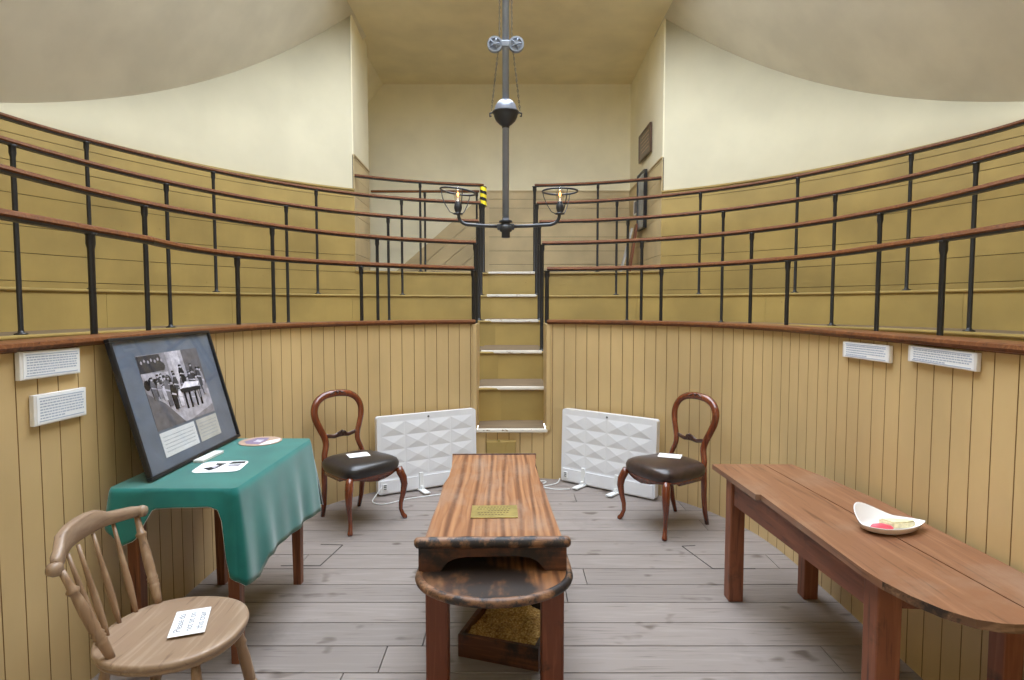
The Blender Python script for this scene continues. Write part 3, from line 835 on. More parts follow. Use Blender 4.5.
o = b.build('sawdust', loc=(0.0, 2.79, 0), rotz=math.radians(-18), kind='stuff'); o['label'] = 'golden sawdust filling the wooden box under the operating table'; o['category'] = 'sawdust'

# ------------------------------------------------------------------ right side table
rt_ = thing('side_table', 'long brown wooden table with a rounded near end along the right wall', 'table', (0, 0, 0))
TZ = .69
def edge(t): return t
front = [(1.147,3.39),(1.172,2.84),(1.196,2.835),(1.205,2.4),(1.212,2.03),(1.222,1.93),(1.250,1.83),(1.292,1.745),(1.345,1.69),(1.40,1.668),(1.436,1.662)]
gapl = [(1.436,1.662),(1.485,1.662)]
polyA = front + [(1.545,1.662),(1.536,1.80),(1.437,3.39)]
b = MB().use('benchtop').prism(polyA, TZ-.028, TZ)
for f in b.bm.faces:
    if abs(f.normal.z) < .5 or True: pass
oA = b.build('front_board', parent=rt_)
oA.data.materials.append(M['benchedge'])
for p in oA.data.polygons:
    if abs(p.normal.z) < .5 and p.center.y < 1.95: p.material_index = 1
b = MB().use('benchtop').prism([(1.443,3.385),(1.543,1.80),(1.552,1.662),(1.66,1.69),(1.72,1.80),(1.738,1.95),(1.738,2.1),(1.715,2.75),(1.655,3.15),(1.60,3.385)], TZ-.028, TZ); b.build('back_board', parent=rt_)
legs = [((1.208,3.188),.078), ((1.292,2.035),.085), ((1.626,3.215),.078), ((1.70,2.00),.07)]
for (x, y), w_ in legs: MB().use('benchleg').box((x, y, (TZ-.03)/2), (w_, w_, TZ-.03), bev=.005).build('leg', parent=rt_)
b = MB().use('benchrail').bar((1.195,3.14,.597), (1.270,2.08,.597), .025, .125); b.build('apron', parent=rt_)
MB().use('benchrail').bar((1.25,3.20,.597), (1.585,3.22,.597), .03, .125).build('apron', parent=rt_)
MB().use('benchrail').bar((1.307,2.03,.605), (1.66,2.00,.605), .03, .10).build('apron', parent=rt_)
MB().use('benchrail').bar((1.63,3.17,.597), (1.70,2.04,.597), .03, .125).build('apron', parent=rt_)

# white dish with two pieces in it
def dish():
    b = MB().use('ceramic')
    # teardrop outline, point at +x
    def outline(s_, z):
        pts = []
        for i in range(48):
            t = 2*PI*i/48; r = .5*(1-math.cos(t))     # 0 at tip .. 1 at round end
            x = .145 - .285*r; y = .105*math.sin(t)*(math.sin(t/2)**.7)
            pts.append((x*s_+.0, y*s_, z))
        return pts
    def rise(p, amt):   # the round back lip is pulled up
        return (p[0], p[1], p[2] + amt*max(0, (p[1]+.02)/.09)*max(0,(.06-p[0])/.2))
    lv = [(.66,0,0),(.88,.010,.2),(1.0,.031,1),(1.02,.034,1),(.985,.034,1),(.87,.014,.25),(.66,.007,0)]
    rings = []
    for s_, z, k in lv: rings.append([b.v(rise(p, .070*k)) for p in outline(s_, z)])
    for A, B in zip(rings, rings[1:]):
        for i in range(48): b.face([A[i], A[(i+1)%48], B[(i+1)%48], B[i]], True)
    b.face(rings[0][::-1]); b.face(rings[-1], True)
    return b
o = dish().build('dish', loc=(1.535, 2.385, TZ+.0005), rotz=math.radians(4)); tag(o, 'white teardrop shaped dish on the right side table', 'dish')
b = MB().use('pink'); b.tube([(-.045,0,0),(-.03,.002,.002),(0,.001,.003),(.03,-.003,0),(.042,-.004,0)], [.006,.017,.019,.014,.004], 10, sy=.7, up=(0,0,1))
o = b.build('pink_sponge', loc=(1.470, 2.335, TZ+.028)); tag(o, 'small bright pink piece lying at the round end of the white dish', 'sponge')
b = MB().use('sponge'); b.prism([(-.06,.03),(-.035,-.028),(.03,-.026),(.075,-.012),(.06,.012),(-.01,.016)], 0, .026); bmesh.ops.bevel(b.bm, geom=b.bm.edges[:], offset=.006, segments=2, affect='EDGES')
o = b.build('cream_sponge', loc=(1.555, 2.378, TZ+.0165), rotz=math.radians(4)); tag(o, 'cream coloured wedge shaped piece lying in the white dish', 'sponge')

# ------------------------------------------------------------------ left table, cloth, picture
TX0, TX1, TY0, TY1, TT = -1.712, -1.185, 2.52, 3.46, .815
lt = thing('small_table', 'plain wooden table under a green cloth by the left wall', 'table', ((TX0+TX1)/2, (TY0+TY1)/2, 0))
hx, hy = (TX1-TX0)/2, (TY1-TY0)/2
MB().use('deal').box((0,0,TT-.010), (2*hx,2*hy,.02), bev=.003).build('table_top', parent=lt)
for sx in (-1,1):
    for sy in (-1,1):
        x = sx*(hx-.045); y = sy*(hy-.09)
        MB().use('deal').bar((x,y,0), (x,y,TT-.02), .042,.042, (0,1,0), .058,.058).build('leg', parent=lt)
for sy in (-1,1): MB().use('deal').box((0, sy*(hy-.09), TT-.065), (2*hx-.15,.02,.088)).build('apron', parent=lt)
for sx in (-1,1): MB().use('deal').box((sx*(hx-.045), 0, TT-.065), (.02,2*hy-.24,.088)).build('apron', parent=lt)
def tablecloth():
    b = MB().use('cloth'); r = .022; z = TT+.004
    x0,x1,y0,y1 = TX0-.004, TX1+.008, TY0-.008, TY1+.008
    # perimeter from the wall side near corner, along the near edge, right edge, far edge
    per = []
    def arc_(cx, cy, a0, a1, n=6): return [(cx+r*math.cos(a0+(a1-a0)*i/n), cy+r*math.sin(a0+(a1-a0)*i/n)) for i in range(n+1)]
    P = [(x0, y1)] + [(x0, y1+(y0-y1)*i/16) for i in range(1,16)] + arc_(x0+r, y0+r, PI, 1.5*PI) + [(x0+r+(x1-x0-2*r)*i/34, y0) for i in range(1,34)] + arc_(x1-r, y0+r, -PI/2, 0) + [(x1, y0+r+(y1-y0-2*r)*i/70) for i in range(1,70)] + arc_(x1-r, y1-r, 0, PI/2) + [(x1-r+(x0-x1+r)*i/20, y1) for i in range(1,20)]
    n = len(P)
    top = [b.v((p[0], p[1], z)) for p in P]; 
    cen = b.v(((x0+x1)/2, (y0+y1)/2, z))
    for i in range(n): b.face([cen, top[i], top[(i+1)%n]], False)
    def lerp(tab, t):
        for (a, va), (c, vc) in zip(tab, tab[1:]):
            if t <= c: return va+(vc-va)*(t-a)/max(c-a,1e-9)
        return tab[-1][1]
    rows = 14; last = top; hem = []
    def info(i):
        x, y = P[i]; a = P[i-1]; c = P[(i+1)%n]; d = Vector((c[0]-a[0], c[1]-a[1])).normalized(); nx, ny = d.y, -d.x
        if y <= y0+r and x < x1-.005:        # near edge
            drop = lerp([(x0,.16),(x0+.06,.235),(x0+.12,.21),(x0+.20,.075),(x0+.3,.07),(x1-.10,.065),(x1-.055,.085),(x1-.03,.36),(x1,.41)], x); flare = .02
        elif x >= x1-.005:
            drop = lerp([(y0,.41),(y0+.12,.435),(y0+.19,.375),(y0+.24,.375),(y0+.5,.385),(y0+.75,.40),(y1,.42)], y); flare = .045
        elif y >= y1-.005: drop = lerp([(x0,.2),(x1-.2,.34),(x1,.42)], x); flare = .09
        else: drop = .03; flare = 0.0
        return x, y, nx, ny, drop, flare
    # arclength for folds
    S = [0]
    for i in range(n-1): S.append(S[-1]+math.hypot(P[i+1][0]-P[i][0], P[i+1][1]-P[i][1]))
    inf = [info(i) for i in range(n)]
    for k in range(1, rows+1):
        t = k/rows; ring = []
        for i in range(n):
            x, y, nx, ny, drop, flare = inf[i]
            wave = .007*math.sin(S[i]*19+.6)+.005*math.sin(S[i]*33+2.1)
            amp = min(1, drop/.25)
            o_ = (.004+flare*t + wave*amp*t**1.2 + .004*amp*math.sin(t*PI)) if flare else 0.002
            o_ = max(o_, .003)
            ring.append(b.v((x+nx*o_, y+ny*o_, z-drop*t-.004*(t>0))))
        for i in range(n): b.face([last[i], ring[i], ring[(i+1)%n], last[(i+1)%n]], True)
        last = ring
    hemp = [(q.co.x, q.co.y, q.co.z) for q in last]
    return b, hemp, n
b, hemp, n = tablecloth()
bmesh.ops.recalc_face_normals(b.bm, faces=b.bm.faces[:])
cl = b.build('tablecloth'); tag(cl, 'green baize cloth with frayed white hem draped over the small left table', 'tablecloth')
so = cl.modifiers.new('thickness', 'SOLIDIFY'); so.thickness = .003; so.offset = 1
MB().use('paper').tube([p for p in hemp[16:]][:145], .0018, 5, up=(0,0,1)).build('hem', parent=cl)

# framed photograph leaning back
A_ = Vector((-1.585, 2.585, TT+.012)); B_ = Vector((-1.605, 3.49, TT+.012)); 
FW = (B_-A_).length; tl = Vector((-1.752, 2.585, 1.452))
ux = (B_-A_).normalized(); uy = (tl-A_); uy = (uy-ux*uy.dot(ux)); FH = uy.length; uy.normalize(); un = ux.cross(uy).normalized()
if un.x < 0: un = -un
FM = Matrix((( ux.x, uy.x, un.x, A_.x), (ux.y, uy.y, un.y, A_.y), (ux.z, uy.z, un.z, A_.z), (0,0,0,1)))
fr = thing('framed_photograph', 'large black framed black and white photograph leaning on the left wall above the green cloth', 'picture', A_)
fr.matrix_world = FM
t_ = .016
for c, d in (((FW/2, t_/2, 0), (FW, t_, .024)), ((FW/2, FH-t_/2, 0), (FW, t_, .024)), ((t_/2, FH/2, 0), (t_, FH-2*t_, .024)), ((FW-t_/2, FH/2, 0), (t_, FH-2*t_, .024))):
    MB().use('frame_black').box(c, d, bev=.003).build('frame_side', parent=fr)
MB().use('mount').box((FW/2, FH/2, -.006), (FW-2*t_, FH-2*t_, .006)).build('mount', parent=fr)
# print: placed by proportions of the mount
px0, px1, py0, py1 = .185*FW, .80*FW, .30*FH, .86*FH
ph = MB().use('photo3').box(((px0+px1)/2, (py0+py1)/2, -.0022), (px1-px0, py1-py0, .0016)).build('photograph_print', parent=fr)
b = MB(); pw, phh = px1-px0, py1-py0; rng = random.Random(11); Z = [0]
def X(u): return px0+u*pw
def Y(v): return py0+v*phh
def quad(key, pts):
    Z[0] += .00004
    b.use(key); b.prism([(X(u), Y(v)) for u, v in pts], -.0014, -.0012+Z[0])
def oval(key, u, v, ru, rv, n=12): quad(key, [(u+ru*math.cos(2*PI*i/n), v+rv*math.sin(2*PI*i/n)) for i in range(n)])
quad('photo4', [(.43,.35),(.70,.35),(.70,1),(.43,1)]); quad('photo5', [(.50,.40),(.64,.40),(.64,1),(.50,1)])
quad('photo2', [(.70,.45),(1,.45),(1,1),(.70,1)]); quad('photo1', [(0,.76),(.36,.76),(.34,.99),(0,.99)])
quad('photo4', [(0,.68),(.40,.66),(.40,.73),(0,.76)]); quad('photo4', [(0,.0),(1,.0),(1,.36),(0,.45)]); quad('photo2', [(0,.0),(.45,.0),(.22,.32),(0,.5)]); quad('photo3', [(.55,0),(1,0),(1,.12)])
for i in range(7):
    u = .05+i*.05; oval('photo1', u, .82+.02*(i%2), .03, .05); oval('photo4', u, .90+.02*(i%2), .013, .022)
for i in range(6):
    u = .04+i*.065; oval('photo0', u, .60+.02*(i%2), .04, .07); oval('photo4', u, .69+.02*(i%2), .014, .024)
crowd = [(.10+.8*rng.random(), .30+.22*rng.random(), .22+.10*rng.random(), rng.choice(('photo1','photo2','photo3','photo4'))) for _ in range(22)]
crowd.sort(key=lambda c: -c[1])
for (u, v, h, body) in crowd + [(.30,.26,.44,'photo2'),(.38,.20,.42,'photo0'),(.46,.36,.34,'photo1'),(.47,.22,.26,'photo5'),(.60,.52,.28,'photo0'),(.72,.42,.26,'photo1'),(.82,.26,.36,'photo3'),(.92,.30,.42,'photo3'),(.88,.42,.30,'photo1'),(.67,.20,.2,'photo3')]:
    quad(body, [(u-.028,v),(u+.026,v),(u+.036,v+h*.6),(u+.018,v+h*.82),(u-.018,v+h*.82),(u-.036,v+h*.6)]); oval('photo4', u, v+h*.90, .016, .028); quad('photo0', [(u-.017,v+h*.90),(u+.017,v+h*.90),(u+.012,v+h*.98),(u-.012,v+h*.98)])
    quad('photo4', [(u-.036,v+h*.5),(u+.03,v+h*.44),(u+.033,v+h*.49),(u-.033,v+h*.56)])
quad('photo5', [(.52,.46),(.80,.44),(.84,.50),(.60,.54)]); quad('photo0', [(.50,.40),(.84,.38),(.84,.43),(.50,.45)])
for u in (.54,.62,.72,.8): quad('photo0', [(u,.16),(u+.012,.16),(u+.02,.4),(u+.008,.4)])
b.build('printed_figures', parent=ph)
cy0, cy1 = .10*FH, .28*FH
for (a, c, key) in ((.19*FW, .535*FW, 'paper'), (.56*FW, .80*FW, 'tan_card')):
    cc = MB().use(key).box(((a+c)/2, (cy0+cy1)/2, -.0022), (c-a, cy1-cy0, .0016)).build('caption_card', parent=fr)
    b = MB().use('inkpale')
    for i in range(5):
        yy = cy0 + (cy1-cy0)*(.2+.15*i); x = a+.02
        while x < c-.03:
            l = rng.uniform(.008,.02); b.box((x+l/2, yy, -.0012), (l, .0035, .0006)); x += l+.005
    b.build('caption_text', parent=cc)
MB().use('glaze').box((FW/2, FH/2, .004), (FW-2*t_, FH-2*t_, .002)).build('glass', parent=fr)

# cards lying on the green cloth
cz = TT+.0085
def rounded(wd, dp, r, n=5):
    out = []
    for cx, cy, a in ((wd/2-r, dp/2-r, 0), (-wd/2+r, dp/2-r, PI/2), (-wd/2+r, -dp/2+r, PI), (wd/2-r, -dp/2+r, 1.5*PI)):
        out += [(cx+r*math.cos(a+PI/2*i/n), cy+r*math.sin(a+PI/2*i/n)) for i in range(n+1)]
    return out
def blob(b, key, pts, z): b.use(key).prism(pts, z, z+.0004)
o = MB().use('paper').prism(rounded(.215,.20,.04), 0, .0015).build('portrait_card', loc=(-1.40, 2.845, cz), rotz=math.radians(8)); tag(o, 'white rounded card with dark portrait print on the green cloth', 'card')
b = MB(); blob(b, 'photo0', [(-.075,-.02),(-.03,-.07),(-.01,-.03),(.0,.02),(.01,.06),(-.04,.065),(-.03,.02),(-.05,-.01)], .0014); blob(b, 'photo0', [(.02,.04),(.095,.05),(.09,.085),(.03,.085)], .0014); blob(b, 'photo4', [(-.04,-.01),(-.02,-.03),(-.015,.02),(-.03,.03)], .0019); blob(b, 'photo3', [(.03,.0),(.08,-.01),(.085,.04),(.03,.03)], .0014)
b.build('portrait_print', parent=o)
o = MB().use('cardtan').prism([(.115*math.cos(2*PI*i/32), .12*math.sin(2*PI*i/32)) for i in range(32)], 0, .002).build('oval_card', loc=(-1.435, 3.385, cz)); tag(o, 'round card with a violet brown portrait at the far end of the green cloth', 'card')
b = MB(); blob(b, 'mouse', [(-.085,-.02),(-.05,-.07),(.02,-.08),(.03,.0),(.02,.08),(-.05,.08)], .0018); blob(b, 'photo4', [(-.03,-.03),(.01,-.03),(.01,.03),(-.03,.03)], .0024); blob(b, 'paper', [(.03,-.10),(.08,-.07),(.105,.0),(.09,.06),(.04,.0)], .0018)
b.build('portrait_print', parent=o)
o = MB().use('board_white').box((0,0,.006), (.05,.20,.012), bev=.001).build('name_card', loc=(-1.545, 3.02, cz), rotz=math.radians(-2)); tag(o, 'narrow white card against the foot of the framed photograph', 'card')

# ------------------------------------------------------------------ signs on the well wall
def wall_point(px, z=1.35):
    h = hit(C[0], px, z)
    i = min(range(1, len(C[0])-1), key=lambda j: (C[0][j][0]-h[0])**2+(C[0][j][1]-h[1])**2)
    a, c = C[0][i-1], C[0][i+1]; d = Vector((c[0]-a[0], c[1]-a[1])).normalized()
    return h, d
def ray_z(px, py, y):
    """height of the point seen at pixel (px, py) at depth y"""
    c, s = math.cos(pt_), math.sin(pt_); v = (340-py)/f_
    return 1.6 + (v*c - s)/(c + v*s)*y
def sign(corners, label, lines, key='inkblue', tilt=None):
    (xa, ya), (xb, yb_), (xc, yc_), (xd, yd) = corners      # tl tr br bl
    pa, _ = wall_point((xa+xd)/2); pb, _ = wall_point((xb+xc)/2)
    za1, za0 = ray_z(xa, ya, pa[1]), ray_z(xd, yd, pa[1]); zb1, zb0 = ray_z(xb, yb_, pb[1]), ray_z(xc, yc_, pb[1])
    wd = math.hypot(pb[0]-pa[0], pb[1]-pa[1]); z1 = (za1+zb1)/2; z0 = (za0+zb0)/2
    ang = math.atan2(pb[1]-pa[1], pb[0]-pa[0]); tl_ = math.atan2(((zb1+zb0)-(za1+za0))/2, wd)
    mx, my = (pa[0]+pb[0])/2, (pa[1]+pb[1])/2
    inx, iny = math.sin(ang), -math.cos(ang)       # towards the room
    t = thing('wall_sign', label, 'sign', (mx+inx*.012, my+iny*.012, (z0+z1)/2))
    t.rotation_euler = (0, -tl_, ang)
    h_ = z1-z0
    MB().use('board_white').box((0, 0, 0), (wd, .018, h_), bev=.002).build('backing_board', parent=t)
    sh = MB().use('paper').box((.004, -.0102, 0), (wd*.93, .0012, h_*.9)).build('sheet', parent=t)
    b = MB().use(key); rng = random.Random(len(label))
    for s_ in (-1, 1): b.box((.004, -.0112, s_*h_*.37), (wd*.86, .0008, .0035))
    for i in range(lines):
        zz = h_*(.28-.56*i/(lines-1)); x = -wd*.40; end = wd*(.41 if i < lines-1 else .05)
        while x < end:
            l = rng.uniform(.006, .018); b.box((x+l/2, -.0112, zz), (l, .0008, min(.005, h_/lines*.33))); x += l+.004
    b.build('printed_text', parent=sh)
    return t
sign([(13.5,352),(74.5,347.5),(76,373),(15,381)], 'upper white text panel on the left board wall beneath the cap rail', 7)
sign([(25,396),(78.5,387),(81,415),(28,427)], 'lower white text panel on the left board wall', 7)
sign([(846.5,341),(894,346),(893,363),(846.5,357)], 'shorter white text panel on the right board wall, farther from the viewer', 5)
sign([(912.5,345),(982.5,353),(981,372),(912.5,361)], 'wider white text panel with curling corners on the right board wall', 5)

# ------------------------------------------------------------------ balloon back chairs
def balloon_chair(label, leather, loc, rot):
    t = thing('balloon_back_chair', label, 'chair', loc, rot, None)
    # cushion
    def rim(s_, z, n=48):
        pts = []
        for i in range(n):
            a = 2*PI*i/n; c, s = math.cos(a), math.sin(a)
            e = .46
            x = abs(c)**e*(1 if c > 0 else -1); y = abs(s)**e*(1 if s > 0 else -1)
            w_ = .245 - .040*(y*.5+.5) ; bow = -.022*(1-x*x)*(1 if y < 0 else 0)*max(0,-y)
            pts.append((x*w_*s_, (y*.225+bow)*s_, z))
        return pts
    b = MB().use(leather); lv = [(.94,.372),(1.0,.385),(1.03,.405),(1.035,.430),(.99,.453),(.88,.468),(.7,.478),(.45,.485),(.2,.488)]
    rings = [[b.v(p) for p in rim(s_, z)] for s_, z in lv]
    for A, B in zip(rings, rings[1:]):
        for i in range(48): b.face([A[i], A[(i+1)%48], B[(i+1)%48], B[i]], True)
    b.face(rings[0][::-1]); b.face(rings[-1], True); b.build('seat', parent=t)
    # serpentine seat rail
    b = MB().use('mahogany'); pts = rim(.985, 0, 64); lowz = []
    top = [b.v((x, y, .385)) for x, y, _ in pts]
    bot = [b.v((x, y, .352 + (.018*math.cos(abs(x)/.21*PI*1.0)*-1 if y < -.12 else 0))) for x, y, _ in pts]
    inn = [b.v((x*.88, y*.88, .356)) for x, y, _ in pts]; int_ = [b.v((x*.88, y*.88, .384)) for x, y, _ in pts]
    for i in range(64):
        j = (i+1) % 64
        b.face([top[i], top[j], bot[j], bot[i]], True); b.face([bot[i], bot[j], inn[j], inn[i]]); b.face([inn[i], inn[j], int_[j], int_[i]])
    b.build('seat_rail', parent=t)
    # front cabriole legs
    for s_ in (-1, 1):
        b = MB().use('mahogany')
        P = [(s_*.210,-.200,.385),(s_*.220,-.212,.35),(s_*.234,-.226,.31),(s_*.240,-.232,.26),(s_*.234,-.224,.19),(s_*.220,-.214,.12),(s_*.218,-.214,.07),(s_*.228,-.226,.03),(s_*.238,-.238,.012),(s_*.240,-.242,.0)]
        b.tube(P, [.026,.030,.029,.026,.0205,.0165,.0145,.016,.019,.015], 12); b.build('leg', parent=t)
        # rear leg
        b = MB().use('mahogany')
        P = [(s_*.17,.195,.43),(s_*.17,.20,.33),(s_*.167,.205,.22),(s_*.163,.222,.10),(s_*.16,.25,.0)]
        b.tube(P, [.021,.022,.020,.018,.015], 10); b.build('leg', parent=t)
    # hoop
    half = [(x_, .43+(z_-.43)*.965) for x_, z_ in [(.168,.43),(.163,.475),(.146,.525),(.138,.565),(.146,.615),(.172,.68),(.196,.745),(.203,.80),(.192,.85),(.160,.895),(.105,.925),(.05,.935)]]
    path = half + [(0,.43+.508*.965)] + [(-x, z) for x, z in half[::-1]]
    def yy(z): return .197 + (z-.43)*.20
    P = [(x, yy(z), z) for x, z in path]
    fine = []
    for i in range(len(P)-1):
        p0, p1, p2, p3 = [Vector(P[max(0,min(len(P)-1,i+q))]) for q in (-1,0,1,2)]
        for q in range(4):
            u = q/4; fine.append(.5*((2*p1)+(-p0+p2)*u+(2*p0-5*p1+4*p2-p3)*u*u+(-p0+3*p1-3*p2+p3)*u**3))
    fine.append(Vector(P[-1]))
    rad = [.0205+.0075*math.sin(PI*i/(len(fine)-1)) for i in range(len(fine))]
    b = MB().use('mahogany').tube(fine, rad, 12, sx=1.0, sy=.8); b.build('back_hoop', parent=t)
    # crest carving: overlapping scrolls
    b = MB().use('carved')
    for q in (-1, 1):
        b.tube([(q*(.012+.016*math.cos(a)+.012*a/4), yy(.945)-.020, .926+.010*math.sin(a)) for a in [i*.5 for i in range(11)]], .006, 7)
        b.tube([(q*.03, yy(.93)-.021, .928), (q*.05, yy(.92)-.020, .924), (q*.072, yy(.91)-.020, .914)], [.008,.007,.003], 7)
    b.lathe([(.001,-.012),(.009,-.008),(.012,0),(.009,.008),(.001,.012)], (0, yy(.93)-.022, .930), 12); b.build('crest_carving', parent=t)
    # carved cross rail
    b = MB().use('carved'); zc = .605; yc_ = yy(zc)
    b.tube([(-.15,yc_,zc+.012),(-.11,yc_,zc+.004),(-.06,yc_,zc-.006),(-.025,yc_,zc+.004),(0,yc_,zc+.010),(.025,yc_,zc+.004),(.06,yc_,zc-.006),(.11,yc_,zc+.004),(.15,yc_,zc+.012)], [.017,.015,.015,.020,.025,.020,.015,.015,.017], 10, sx=.55)
    for q in (-1, 1):
        b.tube([(q*(.02+.014*math.cos(a)), yc_-.010, zc+.012+.014*math.sin(a)) for a in [i*.6 for i in range(9)]], .0055, 7)
    b.lathe([(.001,-.014),(.012,-.006),(.012,.006),(.001,.014)], (0, yc_-.010, zc+.028), 10); b.build('cross_rail', parent=t)
    return t
balloon_chair('mahogany balloon back chair with black leather seat, left of the steps', 'leather_black', (-1.142, 4.415, 0), math.radians(48))
balloon_chair('mahogany balloon back chair with dark brown leather seat, right of the steps', 'leather_brown', (1.130, 4.32, 0), math.radians(-61))
def card(label, loc, rot, wd, dp, words=0, tilt=0):
    o = MB().use('paper').box((0,0,.0012), (wd, dp, .0018)).build('paper_notice', loc=loc, rotz=rot); o.rotation_euler[0] = tilt; tag(o, label, 'notice')
    return o
card('white card on the black leather seat of the left balloon back chair', (-1.140, 4.395, .4885), math.radians(28), .155, .125)
card('white card on the brown leather seat of the right balloon back chair', (1.165, 4.37, .4885), math.radians(-22), .165, .12)

# ------------------------------------------------------------------ panel heaters
def heater(label, bl, br, lean, feet, cells=(4,4)):
    bl, br = Vector(bl), Vector(br); wd = (br-bl).length; ang = math.atan2(br.y-bl.y, br.x-bl.x); H = .655
    t = thing('panel_heater', label, 'heater', (bl.x, bl.y, .012)); t.rotation_euler = (-lean, 0, ang)
    b = MB().use('heater'); th = .06
    out = rounded(wd, H, .025, 5)
    T = lambda x, z, h: (x+wd/2, h, z+H/2)
    b.prism(out, 0, th, T)
    # raised rim and pyramid relief
    mx, mb, mt = .035, .135, .05; gw = (wd-2*mx)/cells[0]; gh = (H-mb-mt)/cells[1]
    for i in range(cells[0]):
        for j in range(cells[1]):
            x0_, z0_ = mx+i*gw, mb+j*gh
            q = [b.v((x0_, -.0005, z0_)), b.v((x0_+gw, -.0005, z0_)), b.v((x0_+gw, -.0005, z0_+gh)), b.v((x0_, -.0005, z0_+gh))]
            c_ = b.v((x0_+gw/2, -.010, z0_+gh/2))
            for k in range(4): b.face([q[k], q[(k+1)%4], c_])
            b.face(q)
    b.build('panel', parent=t)
    MB().use('heater').prism([(.02,.012),(wd-.02,.012),(wd-.02,mb-.018),(.02,mb-.018)], -.010, .001, lambda x, z, h: (x, h, z)).build('lower_cover', parent=t)
    sw = MB().use('plastic').box((.055,-.014,.062), (.04,.008,.055), bev=.002).build('control_panel', parent=t)
    b = MB().use('grey')
    for zz in (.05, .066, .08): b.box((.055,-.0185,zz), (.022,.002,.008))
    b.build('switch', parent=sw)
    MB().use('grey').lathe([(.009,0),(.009,.004)], (wd*.5,-.002,H-.03), 12, (0,-1,0)).build('badge', parent=t)
    for fx in feet:
        b = MB().use('plastic')
        b.box((fx, -.016, .075), (.036,.016,.15), bev=.003); b.box((fx, -.075, .0), (.055,.16,.014), bev=.003)
        b.box((fx, -.02, .02), (.02,.06,.03)); b.build('foot', parent=t)
    return t
heater('white quilted panel heater left of the steps, behind the black seated chair', (-1.115, 4.92, 0), (-.32, 5.37, 0), .03, (.375,.80))
heater('white quilted panel heater right of the steps, beside the brown seated chair', (.445, 5.37, 0), (1.165, 4.81, 0), .03, (.24,.57))
def cord(label, pts, r=.0045):
    P = [Vector(p) for p in pts]; fine = []
    for i in range(len(P)-1):
        p0, p1, p2, p3 = [P[max(0,min(len(P)-1,i+q))] for q in (-1,0,1,2)]
        for q in range(5):
            u = q/5; fine.append(.5*((2*p1)+(-p0+p2)*u+(2*p0-5*p1+4*p2-p3)*u*u+(-p0+3*p1-3*p2+p3)*u**3))
    fine.append(P[-1]); o = MB().use('plastic').tube(fine, r, 7).build('power_cord'); tag(o, label, 'cord')
cord('white power cord coiled on the floor at the right heater', [(.43,5.30,.05),(.40,5.28,.01),(.30,5.22,.006),(.18,5.16,.006),(.14,5.24,.006),(.20,5.36,.006),(.29,5.36,.006),(.30,5.28,.016),(.22,5.20,.016),(.36,5.12,.006),(.50,5.12,.006)])
cord('white power cord looping from the left heater beside the black seated chair', [(-1.075,4.87,.10),(-1.11,4.83,.05),(-1.13,4.78,.008),(-1.05,4.72,.006),(-.95,4.78,.006),(-.86,4.86,.006),(-.6,4.98,.006),(-.40,5.12,.006)])

# small painted cover on the wall below the first step
cv = thing('wall_box', 'small ochre painted wooden box fixed to the boards under the bottom step', 'box', (-.10, 5.455, .225))
MB().use('ochre').box((0,0,0), (.27,.06,.26), bev=.004).build('body', parent=cv)
MB().use('ochre').box((-.045,-.034,0), (.17,.008,.24), bev=.002).build('lid', parent=cv)
MB().use('brass').box((-.02,-.03,.138), (.02,.02,.018), bev=.002).build('catch', parent=cv)

# ------------------------------------------------------------------ spindle chair
SCX, SCY, SZ = -1.195, 2.062, .462
sc = thing('spindle_back_chair', 'pale worn wooden spindle back chair with round seat at front left', 'chair', (SCX, SCY, 0))
def W(x, y, z): return (x-SCX, y-SCY, z)
b = MB().use('elm')
def seat_ring(s_, z, n=56):
    out = []
    for i in range(n):
        a = 2*PI*i/n; c, s = math.cos(a), math.sin(a)
        e = .9; x = abs(c)**e*(1 if c > 0 else -1); y = abs(s)**e*(1 if s > 0 else -1)
        out.append((x*.238*s_, y*.234*s_, z - (.006 if s_ < .8 and z > .45 else 0)))
    return out
rings = [[b.v(p) for p in seat_ring(s_, z)] for s_, z in ((.90,SZ-.044),(.96,SZ-.040),(.975,SZ-.030),(.96,SZ-.026),(.99,SZ-.022),(1.0,SZ-.012),(.99,SZ-.003),(.965,SZ),(.85,SZ-.001),(.7,SZ+.001),(.4,SZ),(.1,SZ))]
for A, B in zip(rings, rings[1:]):
    for i in range(56): b.face([A[i], A[(i+1)%56], B[(i+1)%56], B[i]], True)
b.face(rings[0][::-1]); b.face(rings[-1], True); b.build('seat', parent=sc)
def turned(a, c, prof, n=14):
    a, c = Vector(a), Vector(c); L_ = (c-a).length
    return MB().use('elmz').lathe([(r, h*L_) for r, h in prof], a, n, (c-a))
post_prof = [(.012,0),(.015,.08),(.017,.18),(.020,.21),(.015,.225),(.021,.245),(.016,.26),(.021,.285),(.016,.31),(.018,.36),(.0175,.55),(.015,.68),(.013,.74),(.019,.765),(.020,.785),(.013,.81),(.0115,.88),(.010,1.0)]
sp_prof = [(.007,0),(.010,.12),(.0125,.30),(.011,.5),(.008,.75),(.0065,1.0)]
bases = [(-1.297,1.88),(-1.370,1.945),(-1.397,2.01),(-1.409,2.092),(-1.397,2.169),(-1.353,2.237)]
tops = [(-1.401,1.82),(-1.456,1.922),(-1.470,1.988),(-1.489,2.088),(-1.492,2.20),(-1.478,2.317)]
tz = [.775,.785,.79,.79,.785,.775]
for i, ((xb, yb2), (xt, yt)) in enumerate(zip(bases, tops)):
    turned(W(xb, yb2, SZ-.004), W(xt, yt, tz[i]), post_prof if i in (0,5) else sp_prof).build('back_post' if i in (0,5) else 'spindle', parent=sc)
